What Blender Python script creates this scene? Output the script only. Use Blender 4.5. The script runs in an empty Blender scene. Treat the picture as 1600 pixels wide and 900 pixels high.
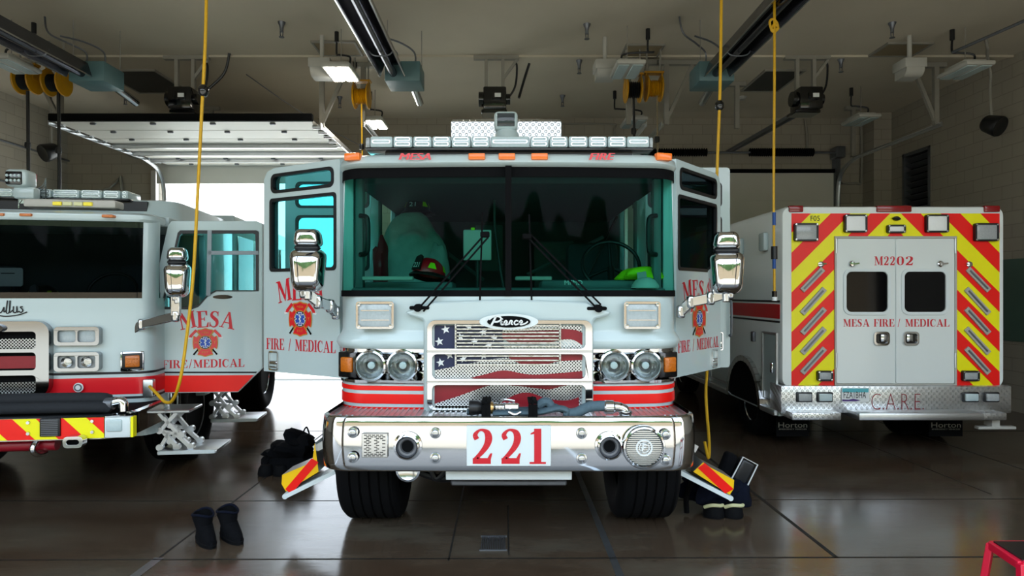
import bpy, bmesh, math, random
from mathutils import Vector as V, Matrix
from mathutils.geometry import tessellate_polygon
random.seed(7)
S = bpy.context.scene
COL = S.collection
# ---------------------------------------------------------------- camera
EYE = 1.75
cam_d = bpy.data.cameras.new('camera')
cam = bpy.data.objects.new('camera', cam_d); COL.objects.link(cam)
cam.location = (0, 0, EYE); cam.rotation_euler = (math.pi/2, 0, 0)
cam_d.sensor_width = 36; cam_d.lens = 22.5
cam_d.shift_x = 10/1600; cam_d.shift_y = 10/1600
cam_d.clip_start = .05; cam_d.clip_end = 400
S.camera = cam
# ---------------------------------------------------------------- world, sun, exposure
S.view_settings.view_transform = 'Standard'
S.view_settings.look = 'None'
S.view_settings.gamma = 1
S.view_settings.use_curve_mapping = False
S.view_settings.exposure = 1.9
w = bpy.data.worlds.new('sky'); S.world = w; w.use_nodes = True
nt = w.node_tree; nt.nodes.clear()
tc = nt.nodes.new('ShaderNodeTexCoord'); sp = nt.nodes.new('ShaderNodeSeparateXYZ')
nt.links.new(tc.outputs['Generated'], sp.inputs[0])
cr = nt.nodes.new('ShaderNodeValToRGB')
cr.color_ramp.elements[0].position = 0.0; cr.color_ramp.elements[0].color = (.95, .97, 1, 1)
cr.color_ramp.elements[1].position = .7; cr.color_ramp.elements[1].color = (.60, .80, 1, 1)
nt.links.new(sp.outputs['Z'], cr.inputs[0])
bg = nt.nodes.new('ShaderNodeBackground'); bg.inputs['Strength'].default_value = 1.05
nt.links.new(cr.outputs[0], bg.inputs[0])
wo = nt.nodes.new('ShaderNodeOutputWorld'); nt.links.new(bg.outputs[0], wo.inputs[0])
sun_d = bpy.data.lights.new('sun', 'SUN'); sun_d.energy = 2.6; sun_d.angle = .02
sun_d.color = (1, .96, .9)
sun = bpy.data.objects.new('sun', sun_d); COL.objects.link(sun)
sun.rotation_euler = (math.radians(4), math.radians(-30), 0)
S.cycles.use_denoising = True
S.cycles.max_bounces = 8; S.cycles.diffuse_bounces = 4; S.cycles.glossy_bounces = 4
S.cycles.transparent_max_bounces = 12; S.cycles.transmission_bounces = 4
S.cycles.sample_clamp_indirect = 6
S.cycles.caustics_reflective = False; S.cycles.caustics_refractive = False
S.cycles.blur_glossy = .5
# ================================================================ helpers
def PX(px, Y): return (px-790)*Y/1000
def PZ(py, Y): return EYE+(460-py)*Y/1000
X3, Y3, Z3 = V((1,0,0)), V((0,1,0)), V((0,0,1))
def lin(h):
    h = h.lstrip('#'); r = []
    for i in (0,2,4):
        c = int(h[i:i+2],16)/255
        r.append(c/12.92 if c <= .04045 else ((c+.055)/1.055)**2.4)
    return (*r, 1)
def catmull(pts, n=6, closed=False):
    pts = [V(p) for p in pts]; out = []; N = len(pts)
    for i in range(N if closed else N-1):
        if closed: a, b, c, d = pts[(i-1)%N], pts[i], pts[(i+1)%N], pts[(i+2)%N]
        else: a, b, c, d = pts[max(i-1,0)], pts[i], pts[i+1], pts[min(i+2,N-1)]
        for k in range(n):
            t = k/n
            out.append(.5*((2*b)+(c-a)*t+(2*a-5*b+4*c-d)*t*t+(3*b-a-3*c+d)*t**3))
    if not closed: out.append(pts[-1])
    return out
def rrect(x0, x1, z0, z1, r=.02, n=4):
    r = min(r, (x1-x0)/2-1e-4, (z1-z0)/2-1e-4); o = []
    for cx, cz, a0 in ((x1-r,z1-r,0),(x0+r,z1-r,90),(x0+r,z0+r,180),(x1-r,z0+r,270)):
        for k in range(n+1):
            a = math.radians(a0+90*k/n); o.append((cx+r*math.cos(a), cz+r*math.sin(a)))
    return o
def ell(cx, cz, rx, rz=None, n=28):
    rz = rz or rx
    return [(cx+rx*math.cos(2*math.pi*k/n), cz+rz*math.sin(2*math.pi*k/n)) for k in range(n)]
def rect(x0, x1, z0, z1): return [(x0,z0),(x1,z0),(x1,z1),(x0,z1)]
def clip(poly, a, b, c):            # keep a*x+b*y+c >= 0
    o = []
    for i in range(len(poly)):
        p, q = poly[i], poly[(i+1)%len(poly)]
        fp, fq = a*p[0]+b*p[1]+c, a*q[0]+b*q[1]+c
        if fp >= 0: o.append(p)
        if (fp >= 0) != (fq >= 0):
            t = fp/(fp-fq); o.append((p[0]+(q[0]-p[0])*t, p[1]+(q[1]-p[1])*t))
    return o
class MB:
    """collects geometry, builds it as one mesh object"""
    def __init__(s): s.v = []; s.f = []; s.mi = []; s.m = 0
    def add(s, vs, fs):
        b = len(s.v); s.v += [V(p) for p in vs]
        for f in fs: s.f.append([b+i for i in f]); s.mi.append(s.m)
        return s
    def box(s, x0, x1, y0, y1, z0, z1, r=0, seg=2, M=None):
        if r <= 0:
            vs = [V((x,y,z)) for z in (z0,z1) for y in (y0,y1) for x in (x0,x1)]
            fs = [(0,2,3,1),(4,5,7,6),(0,1,5,4),(2,6,7,3),(0,4,6,2),(1,3,7,5)]
        else:
            bm = bmesh.new(); bmesh.ops.create_cube(bm, size=1)
            for q in bm.verts: q.co = V(((x0+x1)/2+q.co.x*(x1-x0), (y0+y1)/2+q.co.y*(y1-y0), (z0+z1)/2+q.co.z*(z1-z0)))
            r = min(r, .49*min(x1-x0, y1-y0, z1-z0))
            bmesh.ops.bevel(bm, geom=bm.edges[:], offset=r, segments=seg, profile=.5, affect='EDGES')
            bm.verts.index_update()
            vs = [q.co.copy() for q in bm.verts]; fs = [[q.index for q in f.verts] for f in bm.faces]; bm.free()
        if M is not None: vs = [M @ q for q in vs]
        return s.add(vs, fs)
    def bar(s, p0, p1, w, h=None, up=Z3):
        p0, p1 = V(p0), V(p1); h = h or w; d = (p1-p0).normalized()
        if abs(d.dot(up)) > .99: up = X3
        a = d.cross(up).normalized(); b = a.cross(d)
        vs = [p+a*i*w/2+b*j*h/2 for p in (p0,p1) for i,j in ((-1,-1),(1,-1),(1,1),(-1,1))]
        return s.add(vs, [(3,2,1,0),(4,5,6,7),(0,1,5,4),(1,2,6,5),(2,3,7,6),(3,0,4,7)])
    def cyl(s, p0, p1, r, r2=None, seg=20, caps=True):
        p0, p1 = V(p0), V(p1); r2 = r if r2 is None else r2; d = (p1-p0).normalized()
        a = d.cross(Z3 if abs(d.z) < .9 else X3).normalized(); b = d.cross(a)
        vs = []
        for p, q in ((p0,r),(p1,r2)):
            for k in range(seg):
                t = 2*math.pi*k/seg; vs.append(p+(a*math.cos(t)+b*math.sin(t))*q)
        fs = [(k,(k+1)%seg,seg+(k+1)%seg,seg+k) for k in range(seg)]
        if caps: fs += [list(range(seg))[::-1], list(range(seg,2*seg))]
        return s.add(vs, fs)
    def tube(s, pts, r, seg=8, n=6, closed=False, smooth=True):
        ps = catmull(pts, n, closed) if smooth else [V(p) for p in pts]
        N = len(ps); vs = []; a = None
        for i, p in enumerate(ps):
            if closed: d = (ps[(i+1)%N]-ps[i-1])
            else: d = ps[min(i+1,N-1)]-ps[max(i-1,0)]
            d = d.normalized() if d.length > 1e-9 else Z3
            if a is None: a = d.cross(Z3 if abs(d.z) < .9 else X3).normalized()
            else:
                a = a-d*a.dot(d); a = a.normalized() if a.length > 1e-6 else d.orthogonal().normalized()
            b = d.cross(a); rr = r(i/(N-1)) if callable(r) else r
            for k in range(seg):
                t = 2*math.pi*k/seg; vs.append(p+(a*math.cos(t)+b*math.sin(t))*rr)
        fs = []
        for i in range(N if closed else N-1):
            j = (i+1)%N
            for k in range(seg): fs.append((i*seg+k, i*seg+(k+1)%seg, j*seg+(k+1)%seg, j*seg+k))
        if not closed: fs += [list(range(seg))[::-1], list(range((N-1)*seg, N*seg))]
        return s.add(vs, fs)
    def lathe(s, prof, o, axis, seg=36, caps=True):
        o = V(o); d = V(axis).normalized(); a = d.orthogonal().normalized(); b = d.cross(a); vs = []
        for r, h in prof:
            for k in range(seg):
                t = 2*math.pi*k/seg; vs.append(o+d*h+(a*math.cos(t)+b*math.sin(t))*r)
        fs = []
        for i in range(len(prof)-1):
            for k in range(seg): fs.append((i*seg+k, i*seg+(k+1)%seg, (i+1)*seg+(k+1)%seg, (i+1)*seg+k))
        if caps and prof[0][0] > 1e-4: fs.append(list(range(seg))[::-1])
        if caps and prof[-1][0] > 1e-4: fs.append([(len(prof)-1)*seg+k for k in range(seg)])
        return s.add(vs, fs)
    def plate(s, outer, holes=(), O=(0,0,0), u=X3, v=Z3, d0=0., d1=-.01, flat=False):
        """polygon with holes on plane O,u,v; front at +d0 along u x v, back at d1"""
        O, u, v = V(O), V(u), V(v); n = u.cross(v)
        loops = [list(outer)]+[list(h) for h in holes]
        allp = [p for l in loops for p in l]
        tris = tessellate_polygon([[V((p[0],p[1],0)) for p in l] for l in loops])
        def or_(t):
            a,b,c = (allp[i] for i in t)
            return t if (b[0]-a[0])*(c[1]-a[1])-(b[1]-a[1])*(c[0]-a[0]) > 0 else t[::-1]
        tris = [or_(tuple(t)) for t in tris]; N = len(allp)
        f = [O+u*p[0]+v*p[1]+n*d0 for p in allp]
        if flat: return s.add(f, tris)
        g = [O+u*p[0]+v*p[1]+n*d1 for p in allp]
        fs = list(tris)+[(N+t[0],N+t[2],N+t[1]) for t in tris]; b = 0
        for li, l in enumerate(loops):
            L = len(l); ar = sum(l[i][0]*l[(i+1)%L][1]-l[(i+1)%L][0]*l[i][1] for i in range(L))
            for k in range(L):
                i, j = b+k, b+(k+1)%L
                q = (i, N+i, N+j, j)
                if (ar > 0) != (li == 0): q = q[::-1]
                fs.append(q)
            b += L
        return s.add(f+g, fs)
    def decal(s, tris, O, u, v, d=.003, fit=None):
        O, u, v = V(O), V(u), V(v); n = u.cross(v); vs, fs = tris
        if fit:
            xs = [p[0] for p in vs]; ys = [p[1] for p in vs]; x0, x1, y0, y1 = min(xs), max(xs), min(ys), max(ys)
            vs = [(fit[0]+(p[0]-x0)/(x1-x0)*(fit[1]-fit[0]), fit[2]+(p[1]-y0)/(y1-y0)*(fit[3]-fit[2]), *p[2:]) for p in vs]
        return s.add([O+u*p[0]+v*p[1]+n*(d+(p[2] if len(p) > 2 else 0)) for p in vs], fs)
    def loft(s, rings, closed=False, cap0=False, cap1=False):
        n = len(rings[0]); vs = [V(p) for r in rings for p in r]; fs = []
        for i in range(len(rings)-1):
            for k in range(n if closed else n-1):
                fs.append((i*n+k, i*n+(k+1)%n, (i+1)*n+(k+1)%n, (i+1)*n+k))
        if cap0: fs.append(list(range(n))[::-1])
        if cap1: fs.append([(len(rings)-1)*n+k for k in range(n)])
        return s.add(vs, fs)
    def blob(s, c, rx, ry, rz, amp=.12, seed=0, n=14, M=None, flat=None):
        rnd = random.Random(seed); ph = [(rnd.uniform(2,5), rnd.uniform(0,6.3), V((rnd.uniform(-1,1),rnd.uniform(-1,1),rnd.uniform(-1,1))).normalized()) for _ in range(7)]
        vs = []
        for i in range(n+1):
            th = math.pi*i/n
            for k in range(2*n):
                p = V((math.sin(th)*math.cos(math.pi*k/n), math.sin(th)*math.sin(math.pi*k/n), math.cos(th)))
                q = 1+amp*sum(math.sin(a*p.dot(d)*1.6+b) for a, b, d in ph)/3
                x = V((p.x*rx*q, p.y*ry*q, p.z*rz*q))
                if M is not None: x = M @ x
                x = x+V(c)
                if flat is not None: x.z = max(x.z, flat)
                vs.append(x)
        fs = [(i*2*n+k, (i+1)*2*n+k, (i+1)*2*n+(k+1)%(2*n), i*2*n+(k+1)%(2*n)) for i in range(n) for k in range(2*n)]
        return s.add(vs, fs)
    def build(s, name, mat, parent=None, off=None, bev=0, ang=38, smooth=True):
        me = bpy.data.meshes.new(name)
        o0 = V(off) if off is not None else V(ROOTOFF.get(parent.name if parent else '', (0,0,0)))
        me.from_pydata([p-o0 for p in s.v], [], s.f)
        mats = mat if isinstance(mat, (list, tuple)) else [mat]
        for m in mats: me.materials.append(M_[m])
        if len(mats) > 1:
            for p, i in zip(me.polygons, s.mi): p.material_index = i
        me.validate()
        bm = bmesh.new(); bm.from_mesh(me)
        bmesh.ops.remove_doubles(bm, verts=bm.verts, dist=1e-5)
        bm.to_mesh(me); bm.free()
        o = bpy.data.objects.new(name, me); COL.objects.link(o)
        if 'lettering' in name: smooth = False
        if smooth:
            for p in me.polygons: p.use_smooth = True
            me.set_sharp_from_angle(angle=math.radians(ang))
        if parent is not None:
            o.parent = parent; ROOTOFF[o.name] = tuple(o0)
        elif off is not None: o.location = o0
        if bev:
            b = o.modifiers.new('bevel', 'BEVEL'); b.width = bev; b.segments = 2; b.limit_method = 'ANGLE'; b.angle_limit = math.radians(40)
        return o
ROOTOFF = {}
def tag(o, label, cat, group=None):
    o['label'] = label; o['category'] = cat
    if group: o['group'] = group
    return o
def thing(name, loc, label, cat, group=None):
    o = bpy.data.objects.new(name, None); COL.objects.link(o); o.location = loc; o.empty_display_size = .2
    ROOTOFF[o.name] = tuple(loc)
    return tag(o, label, cat, group)
def struct(o): o['kind'] = 'structure'; return o
def copy_tree(o, loc, label, parent=None, group=None):
    c = o.copy(); COL.objects.link(c)
    if parent is None: c.location = loc; c['label'] = label
    else: c.parent = parent
    for ch in o.children: copy_tree(ch, None, None, c)
    return c
_fc = {}
def bfont(t, shear=0, bold=0., space=1.):
    k = (t, shear, bold, space)
    if k not in _fc:
        cu = bpy.data.curves.new('lettering', 'FONT'); cu.body = t; cu.shear = shear; cu.offset = bold; cu.space_character = space; cu.resolution_u = 4
        ob = bpy.data.objects.new('lettering', cu); COL.objects.link(ob)
        me = ob.to_mesh(); vs = [(q.co.x, q.co.y) for q in me.vertices]; fs = []
        for p in me.polygons:
            f = list(p.vertices)
            ar = sum(vs[f[i]][0]*vs[f[(i+1)%len(f)]][1]-vs[f[(i+1)%len(f)]][0]*vs[f[i]][1] for i in range(len(f)))
            fs.append(f if ar > 0 else f[::-1])
        ob.to_mesh_clear(); bpy.data.objects.remove(ob); bpy.data.curves.remove(cu)
        _fc[k] = (vs, fs)
    return _fc[k]
# ---- a roman serif alphabet (cap height 1), drawn as polygons
def ribbon(pts, ws, n=7):
    P = catmull([(x,y,w_) for (x,y), w_ in zip(pts, ws)], n); L = []; R = []
    for i, p in enumerate(P):
        d = P[min(i+1,len(P)-1)]-P[max(i-1,0)]; d = V((d.x,d.y)).normalized()
        nx, ny = -d.y*p.z/2, d.x*p.z/2
        L.append((p.x+nx, p.y+ny)); R.append((p.x-nx, p.y-ny))
    return [[L[i], L[i+1], R[i+1], R[i]] for i in range(len(P)-1)]
def G(ch):
    s = .055; st = rect(.08,.28,0,1)
    ser = lambda a, b, top: rect(a, b, 1-s, 1) if top else rect(a, b, 0, s)
    if ch == 'I': return .36, [st, ser(0,.36,0), ser(0,.36,1)]
    if ch in 'EFL':
        p = [st, ser(0,.38,1)]
        if ch != 'L': p += [rect(0,.64,1-s,1), [(.66,1),(.52,1),(.60,.72),(.66,.72)], rect(.28,.5,.48,.54), [(.5,.38),(.5,.64),(.46,.62),(.42,.51),(.46,.4)]]
        if ch != 'F': p += [rect(0,.66,0,s), [(.56,0),(.70,0),(.73,.3),(.67,.3)]]
        else: p += [ser(0,.4,0)]
        return .74 if ch != 'F' else .68, p
    if ch == 'M': return 1.08, [rect(.12,.19,0,1), [(.07,1),(.30,1),(.60,.22),(.53,.02)], [(.51,.02),(.57,.02),(.86,1),(.79,1)], rect(.78,.98,0,1), ser(.02,.30,0), ser(.70,1.06,0), ser(0,.2,1), ser(.84,1.06,1)]
    if ch == 'A': return .96, [[(.11,0),(.18,0),(.51,1),(.43,1)], [(.40,1),(.54,1),(.90,0),(.67,0)], rect(.25,.70,.30,.37), ser(0,.3,0), ser(.57,.98,0)]
    if ch == 'S': return .64, ribbon([(.53,.78),(.44,.93),(.28,.965),(.14,.86),(.13,.70),(.30,.55),(.46,.42),(.50,.24),(.40,.07),(.24,.035),(.10,.12),(.05,.26)], [.03,.06,.07,.13,.18,.21,.21,.17,.10,.07,.06,.03])+[[(.50,.98),(.55,.98),(.55,.68),(.50,.72)], [(.03,.02),(.08,.02),(.08,.28),(.03,.32)]]
    if ch == 'D': return .86, [st, ser(0,.3,0), ser(0,.3,1)]+ribbon([(.2,.97),(.48,.95),(.68,.78),(.73,.5),(.68,.22),(.48,.05),(.2,.03)], [.06,.09,.19,.21,.19,.09,.06])
    if ch == 'R': return .86, [st, ser(0,.38,0), ser(0,.3,1)]+ribbon([(.2,.97),(.46,.95),(.58,.84),(.60,.74),(.56,.60),(.44,.52),(.2,.50)], [.06,.08,.17,.18,.16,.08,.06])+[[(.36,.52),(.56,.55),(.84,0),(.60,0)], ser(.6,.9,0)]
    if ch == 'C': return .78, ribbon([(.70,.74),(.62,.90),(.45,.965),(.27,.88),(.15,.68),(.14,.42),(.22,.16),(.42,.035),(.60,.08),(.72,.27)], [.03,.06,.08,.16,.2,.21,.17,.08,.06,.03])+[[(.68,.98),(.72,.98),(.72,.66),(.67,.72)]]
    if ch == '/': return .5, [[(.08,-.05),(.16,-.05),(.42,1.05),(.34,1.05)]]
    if ch == '2': return .68, ribbon([(.17,.70),(.12,.82),(.22,.945),(.34,.96),(.46,.88),(.50,.72),(.44,.52),(.28,.30),(.08,.10)], [.14,.13,.07,.08,.17,.2,.17,.13,.09])+[rect(.05,.56,0,.165), [(.05,0),(.05,.09),(.2,.2),(.3,.16)], [(.53,0),(.60,.30),(.545,.30),(.46,.15)]]
    if ch == '1': return .5, [rect(.16,.36,0,1), ser(.03,.49,0), [(.36,1),(.30,1),(.06,.87),(.06,.83),(.2,.86),(.3,.9)]]
    if ch == '0': return .6, ribbon([(.3,.965),(.44,.86),(.49,.5),(.44,.14),(.3,.035),(.16,.14),(.11,.5),(.16,.86),(.3,.965)], [.06,.12,.18,.12,.06,.12,.18,.12,.06])
    return .45, []
def serif(t, arch=0., gap=.06, tilt=0.):
    """-> (verts, faces) unit cap height; arch lifts the middle letters and turns the ends"""
    x = 0; gl = []
    for c in t:
        wd, ps = G(c); gl.append((x, wd, ps)); x += wd+gap
    W = x-gap; vs = []; fs = []
    for x0, wd, ps in gl:
        cx = (x0+wd/2-W/2)/(W/2); dy = arch*(1-cx*cx); a = -cx*tilt; ca, sa = math.cos(a), math.sin(a)
        for p in ps:
            if sum(p[i][0]*p[(i+1)%len(p)][1]-p[(i+1)%len(p)][0]*p[i][1] for i in range(len(p))) < 0: p = p[::-1]
            b = len(vs)
            for q in p:
                lx, ly = q[0]-wd/2, q[1]-.5
                vs.append((x0+wd/2+lx*ca-ly*sa, .5+dy+lx*sa+ly*ca, (len(fs)%5)*.0003))
            fs.append(list(range(b, b+len(p))))
    return vs, fs
def plan(hw, yf, R, yb, cx=0., bow=0., n=7, side=1, full=True):
    """plan outline of a vehicle nose, from back-left round the front to back-right"""
    h = []
    h.append((hw, yb))
    for k in range(n+1):
        a = math.radians(90*k/n)
        h.append((hw-R+R*math.cos(a), yf+R-R*math.sin(a)))
    for k in range(1, 5): h.append(((hw-R)*(1-k/4), yf-bow*(1-(1-k/4)**2)))
    L = [(-x, y) for x, y in h]
    return [(cx+x, y) for x, y in L]+[(cx+x, y) for x, y in h[-2::-1]]
def ring(pl, z): return [(x, y, z) for x, y in pl]
# ================================================================ materials
M_ = {}
def mat(name, col, rough=.5, metal=0., var=0., bump=0., scale=8., coat=0., emit=0., spec=.5):
    m = bpy.data.materials.new(name); m.use_nodes = True; M_[name] = m
    nt = m.node_tree; b = nt.nodes['Principled BSDF']
    c = lin(col) if isinstance(col, str) else (*col, 1)
    b.inputs['Base Color'].default_value = c; b.inputs['Roughness'].default_value = rough
    b.inputs['Metallic'].default_value = metal; b.inputs['Specular IOR Level'].default_value = spec
    if coat: b.inputs['Coat Weight'].default_value = coat; b.inputs['Coat Roughness'].default_value = .03
    if emit: b.inputs['Emission Color'].default_value = c; b.inputs['Emission Strength'].default_value = emit
    if var or bump:
        tc = nt.nodes.new('ShaderNodeTexCoord'); nz = nt.nodes.new('ShaderNodeTexNoise')
        nz.inputs['Scale'].default_value = scale; nz.inputs['Detail'].default_value = 5
        nt.links.new(tc.outputs['Object'], nz.inputs['Vector'])
        if var:
            mx = nt.nodes.new('ShaderNodeMix'); mx.data_type = 'RGBA'
            mx.inputs[6].default_value = tuple(max(0,x*(1-var)) for x in c[:3])+(1,); mx.inputs[7].default_value = tuple(min(1,x*(1+var)) for x in c[:3])+(1,)
            nt.links.new(nz.outputs['Fac'], mx.inputs[0]); nt.links.new(mx.outputs[2], b.inputs['Base Color'])
        if bump:
            bp = nt.nodes.new('ShaderNodeBump'); bp.inputs['Strength'].default_value = bump; bp.inputs['Distance'].default_value = .01
            nt.links.new(nz.outputs['Fac'], bp.inputs['Height']); nt.links.new(bp.outputs[0], b.inputs['Normal'])
    return m
def glass(name, tint, refl=1., rough=0.):
    m = bpy.data.materials.new(name); m.use_nodes = True; M_[name] = m
    nt = m.node_tree; nt.nodes.clear()
    o = nt.nodes.new('ShaderNodeOutputMaterial'); mx = nt.nodes.new('ShaderNodeMixShader')
    t = nt.nodes.new('ShaderNodeBsdfTransparent'); t.inputs[0].default_value = lin(tint)
    g = nt.nodes.new('ShaderNodeBsdfGlossy'); g.inputs['Roughness'].default_value = rough
    f = nt.nodes.new('ShaderNodeLayerWeight'); f.inputs[0].default_value = .5
    pw = nt.nodes.new('ShaderNodeMath'); pw.operation = 'POWER'; pw.inputs[1].default_value = 4.
    ml = nt.nodes.new('ShaderNodeMath'); ml.operation = 'MULTIPLY_ADD'; ml.inputs[1].default_value = .8*refl; ml.inputs[2].default_value = .04*refl
    nt.links.new(f.outputs['Facing'], pw.inputs[0]); nt.links.new(pw.outputs[0], ml.inputs[0]); nt.links.new(ml.outputs[0], mx.inputs[0])
    nt.links.new(t.outputs[0], mx.inputs[1]); nt.links.new(g.outputs[0], mx.inputs[2]); nt.links.new(mx.outputs[0], o.inputs[0])
    return m
mat('white_paint', '#bfd1d3', .3, coat=.6, var=.02, scale=2)
mat('cab_grey', '#8f9aa0', .45, var=.05)
mat('red_paint', '#e01020', .35, coat=.4, var=.03)
mat('dark_red', '#8c0a1e', .4, var=.1, scale=30)
mat('red_film', '#fb0e04', .38, var=.03)
mat('yellow_film', '#fcf400', .38, var=.03)
mat('amber_film', '#ffc800', .4, var=.03)
mat('lettering_red', '#d01428', .4, var=.03)
mat('lettering_black', '#0c0c12', .5, var=.05)
mat('lettering_white', '#e6eaea', .5, var=.03)
mat('plate_white', '#dfe9ea', .35, var=.02)
mat('gold', '#c98a2a', .4, var=.1)
mat('navy', '#0a1a44', .5, var=.1, scale=30)
mat('blue', '#2050b8', .4, var=.05)
mat('black_plastic', '#101216', .4, var=.1)
mat('black_gloss', '#08090c', .15, coat=.5, var=.05)
mat('black_matte', '#08090b', .85, var=.2, spec=.12)
mat('rubber', '#0a0b0e', .8, var=.2, bump=.1, scale=40, spec=.15)
mat('chrome', (.66,.67,.68), .06, 1., bump=.01, scale=3)
mat('chrome_soft', (.60,.62,.64), .16, 1., bump=.02, scale=4)
mat('chrome_dark_reflection', (.34,.35,.36), .1, 1., bump=.01, scale=3)  # ordinary chrome, with the dark surroundings it mirrors put into its colour
mat('aluminium', (.66,.68,.70), .34, 1., var=.08, scale=20)
mat('steel_dark', (.16,.17,.19), .45, .7, var=.2, scale=15)
mat('reflector_metal', (.10,.10,.12), .22, .9, var=.3, scale=4)
mat('lens_white', '#f4f8f8', .4, var=.04, scale=60, bump=.02)
mat('module_white', '#e4eceb', .3, coat=.6, var=.02, scale=2)
mat('lens_clear', '#bccfd2', .2, coat=.5, var=.10, scale=60, bump=.06)
mat('lamp_bowl', (.52,.54,.55), .18, 1., bump=.4, scale=30)
mat('lens_lamp', '#a9b6ba', .2, coat=.6, var=.15, scale=60, bump=.08)
mat('lens_grey', '#a6acae', .25, coat=.5, var=.2, scale=70, bump=.06)
mat('lens_amber', '#ff7808', .3, coat=.5, var=.1, scale=60)
mat('lens_signal', '#c86a08', .3, coat=.5, var=.35, scale=90, bump=.4)
mat('lens_red', '#8c0610', .25, coat=.6, var=.1, scale=50)
mat('lens_yellow', '#ffe838', .3, coat=.4, var=.05, scale=40)
mat('lamp_glow', (1,.93,.80), .4, emit=14.)
mat('fabric_black', '#08090d', .95, var=.4, bump=.6, scale=26, spec=.15)
mat('fabric_navy', '#0c1120', .95, var=.4, bump=.6, scale=26, spec=.15)
mat('fabric_grey', '#a4b4ae', .9, var=.3, bump=1., scale=9)
mat('hivis', '#b8f000', .7, var=.1, scale=10, emit=0.)
mat('cream_trim', '#d8d8a8', .7, var=.1)
mat('hose_blue', '#4e6470', .85, var=.25, bump=.3, scale=40)
mat('hose_black', '#181c22', .85, var=.3, bump=.3, scale=40)
mat('brass', (.62,.40,.16), .3, 1., var=.1)
mat('interior_dark', '#3c484c', .75, var=.15, bump=.1, scale=20)
mat('interior_grey', '#647678', .7, var=.1, scale=10)
mat('seat_fabric', '#3c4850', .9, var=.2, scale=20)
mat('paper', '#c8d0cc', .7, var=.05)
mat('strut_grey', '#8e8b82', .55, var=.1, scale=10)
mat('unit_grey', '#b4b3ac', .45, var=.05)
mat('teal_box', '#55757a', .4, var=.08)
mat('yellow_paint', '#c08a08', .4, var=.2, scale=6)
mat('cord_yellow', '#d8a818', .5, var=.15, scale=30)
mat('cord_blue', '#1f4f9a', .5, var=.1)
mat('hatch_tan', '#8a7b60', .7, var=.2, scale=3)
mat('hatch_dark', '#3c3c38', .8, var=.2, scale=3)
mat('door_white', '#dcdad2', .5, var=.03, scale=2)
mat('green_paint', '#4f6a60', .4, var=.1, scale=3)
mat('sky_plate', '#58b8c4', .4, var=.1)
mat('purple', '#4a2a78', .5, var=.1)
mat('stool_red', '#d80f38', .35, var=.05)
mat('concrete_out', '#a09a8e', .9, var=.08, scale=1.5)
mat('concrete_sunlit', '#efeade', .9, var=.06, scale=1.5)  # rear concrete paled, its colour standing in for strong sunlight bouncing inside
mat('tan_wall', '#b09a7c', .9, var=.1, scale=2)
mat('hedge', '#3f5a2c', .95, var=.5, bump=1., scale=5)
mat('joint_dark', '#16130f', .7, var=.2)
mat('joint_metal', (.42,.43,.44), .35, .9, var=.2, scale=12)
glass('glass_tint', '#8acabe', .06)
glass('glass_door', '#b0e6e8', .7)
glass('glass_dark', '#7c888c', .06)
mat('window_black', '#07080b', .06, spec=.25)
glass('glass_clear', '#f0f7f7', 1.)
def diamond():
    m = mat('diamond_plate', (.78,.80,.82), .32, 1.); nt = m.node_tree; b = nt.nodes['Principled BSDF']
    tc = nt.nodes.new('ShaderNodeTexCoord'); out = []
    for a in (35, -35):
        mp = nt.nodes.new('ShaderNodeMapping'); mp.inputs['Rotation'].default_value = (math.radians(20), math.radians(a), math.radians(a)); nt.links.new(tc.outputs['Object'], mp.inputs[0])
        wv = nt.nodes.new('ShaderNodeTexWave'); wv.inputs['Scale'].default_value = 8; wv.inputs['Distortion'].default_value = 0
        nt.links.new(mp.outputs[0], wv.inputs['Vector']); out.append(wv)
    ml = nt.nodes.new('ShaderNodeMath'); ml.operation = 'MULTIPLY'
    nt.links.new(out[0].outputs['Fac'], ml.inputs[0]); nt.links.new(out[1].outputs['Fac'], ml.inputs[1])
    cr = nt.nodes.new('ShaderNodeValToRGB'); cr.color_ramp.elements[0].position = .3; cr.color_ramp.elements[1].position = .6
    nt.links.new(ml.outputs[0], cr.inputs[0])
    bp = nt.nodes.new('ShaderNodeBump'); bp.inputs['Strength'].default_value = 1.; bp.inputs['Distance'].default_value = .02
    nt.links.new(cr.outputs[0], bp.inputs['Height']); nt.links.new(bp.outputs[0], b.inputs['Normal'])
diamond()
def block(name, c1, c2, axis, bw=.4, bh=.2):
    m = mat(name, c1, .75); nt = m.node_tree; b = nt.nodes['Principled BSDF']
    tc = nt.nodes.new('ShaderNodeTexCoord'); sp = nt.nodes.new('ShaderNodeSeparateXYZ'); cb = nt.nodes.new('ShaderNodeCombineXYZ')
    nt.links.new(tc.outputs['Object'], sp.inputs[0]); nt.links.new(sp.outputs[axis], cb.inputs[0]); nt.links.new(sp.outputs['Z'], cb.inputs[1])
    br = nt.nodes.new('ShaderNodeTexBrick'); br.inputs['Scale'].default_value = 1
    br.inputs['Brick Width'].default_value = bw; br.inputs['Row Height'].default_value = bh; br.inputs['Mortar Size'].default_value = .006
    br.inputs['Color1'].default_value = lin(c1); br.inputs['Color2'].default_value = lin(c2)
    br.inputs['Mortar'].default_value = tuple(x*.72 for x in lin(c1)[:3])+(1,)
    nt.links.new(cb.outputs[0], br.inputs['Vector']); nt.links.new(br.outputs['Color'], b.inputs['Base Color'])
    bp = nt.nodes.new('ShaderNodeBump'); bp.invert = True; bp.inputs['Strength'].default_value = .5; bp.inputs['Distance'].default_value = .01
    nt.links.new(br.outputs['Fac'], bp.inputs['Height']); nt.links.new(bp.outputs[0], b.inputs['Normal'])
block('block_x', '#a39c8e', '#9e978a', 'X'); block('block_y', '#a39c8e', '#9e978a', 'Y')
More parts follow.
